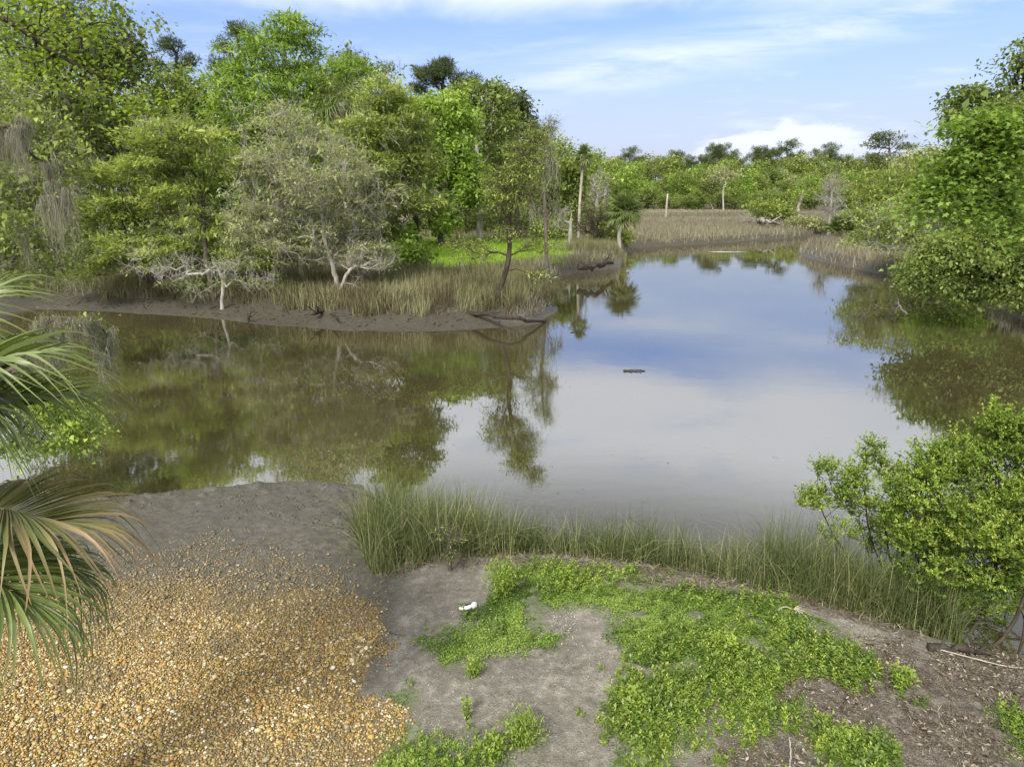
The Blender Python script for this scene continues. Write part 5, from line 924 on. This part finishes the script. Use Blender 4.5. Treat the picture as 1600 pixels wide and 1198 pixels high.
# clods on the near mud
# ------------------------------------------------------------------ GRAVEL
def gravel():
    g = np.random.default_rng(900); U = MB()
    V0 = [np.array(v, float) for v in [(1, 0, 0), (-1, 0, 0), (0, 1, 0), (0, -1, 0), (0, 0, 1), (0, 0, -1)]]; T0 = [(0, 2, 4), (2, 1, 4), (1, 3, 4), (3, 0, 4), (2, 0, 5), (1, 2, 5), (3, 1, 5), (0, 3, 5)]; cache = {}; T1 = []
    def mid(a, b):
        k = (min(a, b), max(a, b))
        if k not in cache: v = V0[a]+V0[b]; V0.append(v/np.linalg.norm(v)); cache[k] = len(V0)-1
        return cache[k]
    for a, b, c in T0: ab, bc, ca = mid(a, b), mid(b, c), mid(c, a); T1 += [(a, ab, ca), (ab, b, bc), (ca, bc, c), (ab, bc, ca)]
    V0 = np.array(V0); T1 = np.array(T1)
    pol = poly_px([(-260, 1330), (-260, 900), (-60, 850), (100, 850), (230, 840), (330, 800), (420, 770), (500, 800), (560, 850), (600, 900), (640, 960), (620, 1040), (600, 1080), (640, 1120), (660, 1198), (700, 1330)], .45)
    p = np.array(pol); lo, hi = p.min(0), p.max(0); sp_ = .0203; gx, gy = np.meshgrid(np.arange(lo[0], hi[0], sp_), np.arange(lo[1], hi[1], sp_)); q = np.stack([gx.ravel(), gy.ravel()], 1)+(g.random((gx.size, 2))-.5)*sp_*1.1
    d1 = sdist(q[:, 0], q[:, 1], pol); d2 = sdist(q[:, 0], q[:, 1], GRAVEL)+(fbm(q[:, 0], q[:, 1], 1.6, 91)-.5)*.9
    px_, py_ = pix(q[:, 0], q[:, 1], .45+0*q[:, 0]); pr = 1-sm(d2, -.12, .12); pr = np.maximum(pr*(.25+.75*sm(py_+60*(fbm(q[:, 0], q[:, 1], 1.5, 92)-.5), 850, 985)), .05*(1-sm(d2, 0, .8)))
    pr = np.where(fbm(q[:, 0], q[:, 1], 1.2, 95) < .34, pr*.6, pr)
    k = (d1 < 0) & (g.random(len(q)) < pr); q = q[k]; py_ = py_[k]; n = len(q); print('pebbles', n)
    s_ = .0096*np.exp(g.normal(size=n)*.36); sc = np.stack([s_*(1+.5*g.random(n)), s_, s_*(.55+.3*g.random(n))], 1)
    z = H(q[:, 0], q[:, 1])+s_*(-.05+.9*g.random(n)); th = g.random(n)*6.283; tl = g.normal(size=n)*.35; V = V0[None]*sc[:, None]*(1+g.normal(size=(n, len(V0), 1))*.07)
    x = V[..., 0]*np.cos(tl)[:, None]+V[..., 2]*np.sin(tl)[:, None]; zz = -V[..., 0]*np.sin(tl)[:, None]+V[..., 2]*np.cos(tl)[:, None]; c, s2 = np.cos(th)[:, None], np.sin(th)[:, None]
    V = np.stack([x*c-V[..., 1]*s2+q[:, :1], x*s2+V[..., 1]*c+q[:, 1:], zz+z[:, None]], 2).reshape(-1, 3); T = (T1[None]+(np.arange(n)*len(V0))[:, None, None]).reshape(-1, 3)
    dirt = np.clip(1-sm(py_+80*(fbm(q[:, 0], q[:, 1], 1.5, 93)-.5), 850, 1060)+.5*(fbm(q[:, 0], q[:, 1], .9, 94) < .38), 0, 1)*(.6+.4*g.random(n))
    m = newmat('river_pebbles'); a = attr('v'); c0 = ramp(a, [(0, (.15, .10, .03)), (.14, (.26, .165, .04)), (.34, (.33, .225, .065)), (.52, (.36, .275, .11)), (.66, (.24, .20, .11)), (.74, (.46, .38, .22)), (.82, (.31, .17, .05)), (.88, (.11, .09, .06)), (.955, (.55, .50, .38))], 'CONSTANT')
    f = noise(N.new('ShaderNodeTexCoord').outputs['Object'], 90, 3); c1 = mix(mth('MULTIPLY', ss(f, .45, .7), .35), c0, rgb((.16, .11, .05))); c1 = mix(mth('MULTIPLY', attr('dirt'), .85), c1, rgb((.085, .075, .05))); out(bsdf(c1, .5, .35))
    nv = len(V0); me = make_mesh('gravel', V, [T], m, {'v': np.repeat(g.random(n), nv), 'dirt': np.repeat(dirt, nv)}, True); tag(obj('gravel', me), 'bed of golden rounded river pebbles', None, None, 'stuff')
gravel()
# floating leaves and scum on the near water
q = sample_poly([p for p in WATER], 500, g, lambda x, y: (y < 30) & (fbm(x, y, .5, 88) > .5)); fl = MB(); C = np.stack([q[:, 0], q[:, 1], np.full(len(q), .006)], 1); D = unit(rdir(len(q), g)*np.array([1, 1, 0])+1e-6); ln = .05*(.4+.8*g.random(len(q))); add_leaves(fl, C, D, np.tile([[0, 0, 1.]], (len(q), 1))+1e-4, ln, ln*.5, g.random(len(q)), .03); stuff('floating_leaves', fl, 'litter', 'few small dead leaves floating on the near water')
# clods of wet mud along the near waterline
mb = MB(); q = sample_poly(poly_px([(200, 800), (200, 772), (300, 765), (480, 750), (580, 760), (600, 850), (300, 830)]), 700, g, lambda x, y: (rawd(x, y) > .02) & (fbm(x, y, 2, 97) > .45)); n = len(q); V0 = np.array([[1, 0, 0], [-1, 0, 0], [0, 1, 0], [0, -1, 0], [0, 0, .7], [0, 0, -.7]]); T = np.array([[0, 2, 4], [2, 1, 4], [1, 3, 4], [3, 0, 4], [2, 0, 5], [1, 2, 5], [3, 1, 5], [0, 3, 5]])
s_ = .012+.03*g.random(n)**2.5; V = V0[None]*s_[:, None, None]*(.6+.7*g.random((n, 6, 1)))+np.stack([q[:, 0], q[:, 1], H(q[:, 0], q[:, 1])], 1)[:, None]; mb.add(V.reshape(-1, 3), tris=(T[None]+(np.arange(n)*6)[:, None, None]).reshape(-1, 3)); stuff('mud_clods', mb, 'wetmud', 'lumps of wet mud along the near waterline') if 'wetmud' in M else (M.__setitem__('wetmud', simple('wet_mud', (.04, .036, .03), (.09, .082, .066), 12, .6)), stuff('mud_clods', mb, 'wetmud', 'lumps of wet mud along the near waterline'))
print('objects', len(bpy.data.objects), 'faces', sum(len(o.data.polygons) for o in bpy.data.objects if o.type == 'MESH'))

# pale glint on the water at the bend, put in as a flat white patch
c = P(1133, 393.5, .006); th = np.linspace(0, 2*math.pi, 60, endpoint=False); rr = 1+.25*np.sin(3*th+1)+.15*np.sin(7*th); V = np.stack([c[0]+1.7*np.cos(th)*rr, c[1]+.3*np.sin(th)*rr, np.full(60, .006)], 1)
V = np.concatenate([V, [c+np.array([0, 0, .02])]]); i = np.arange(60); tag(obj('glint', make_mesh('glint', V, [np.stack([i, (i+1) % 60, np.full(60, 60)], 1)], M['white'])), 'thin pale streak of painted glint on the water at the creek bend', 'glint')
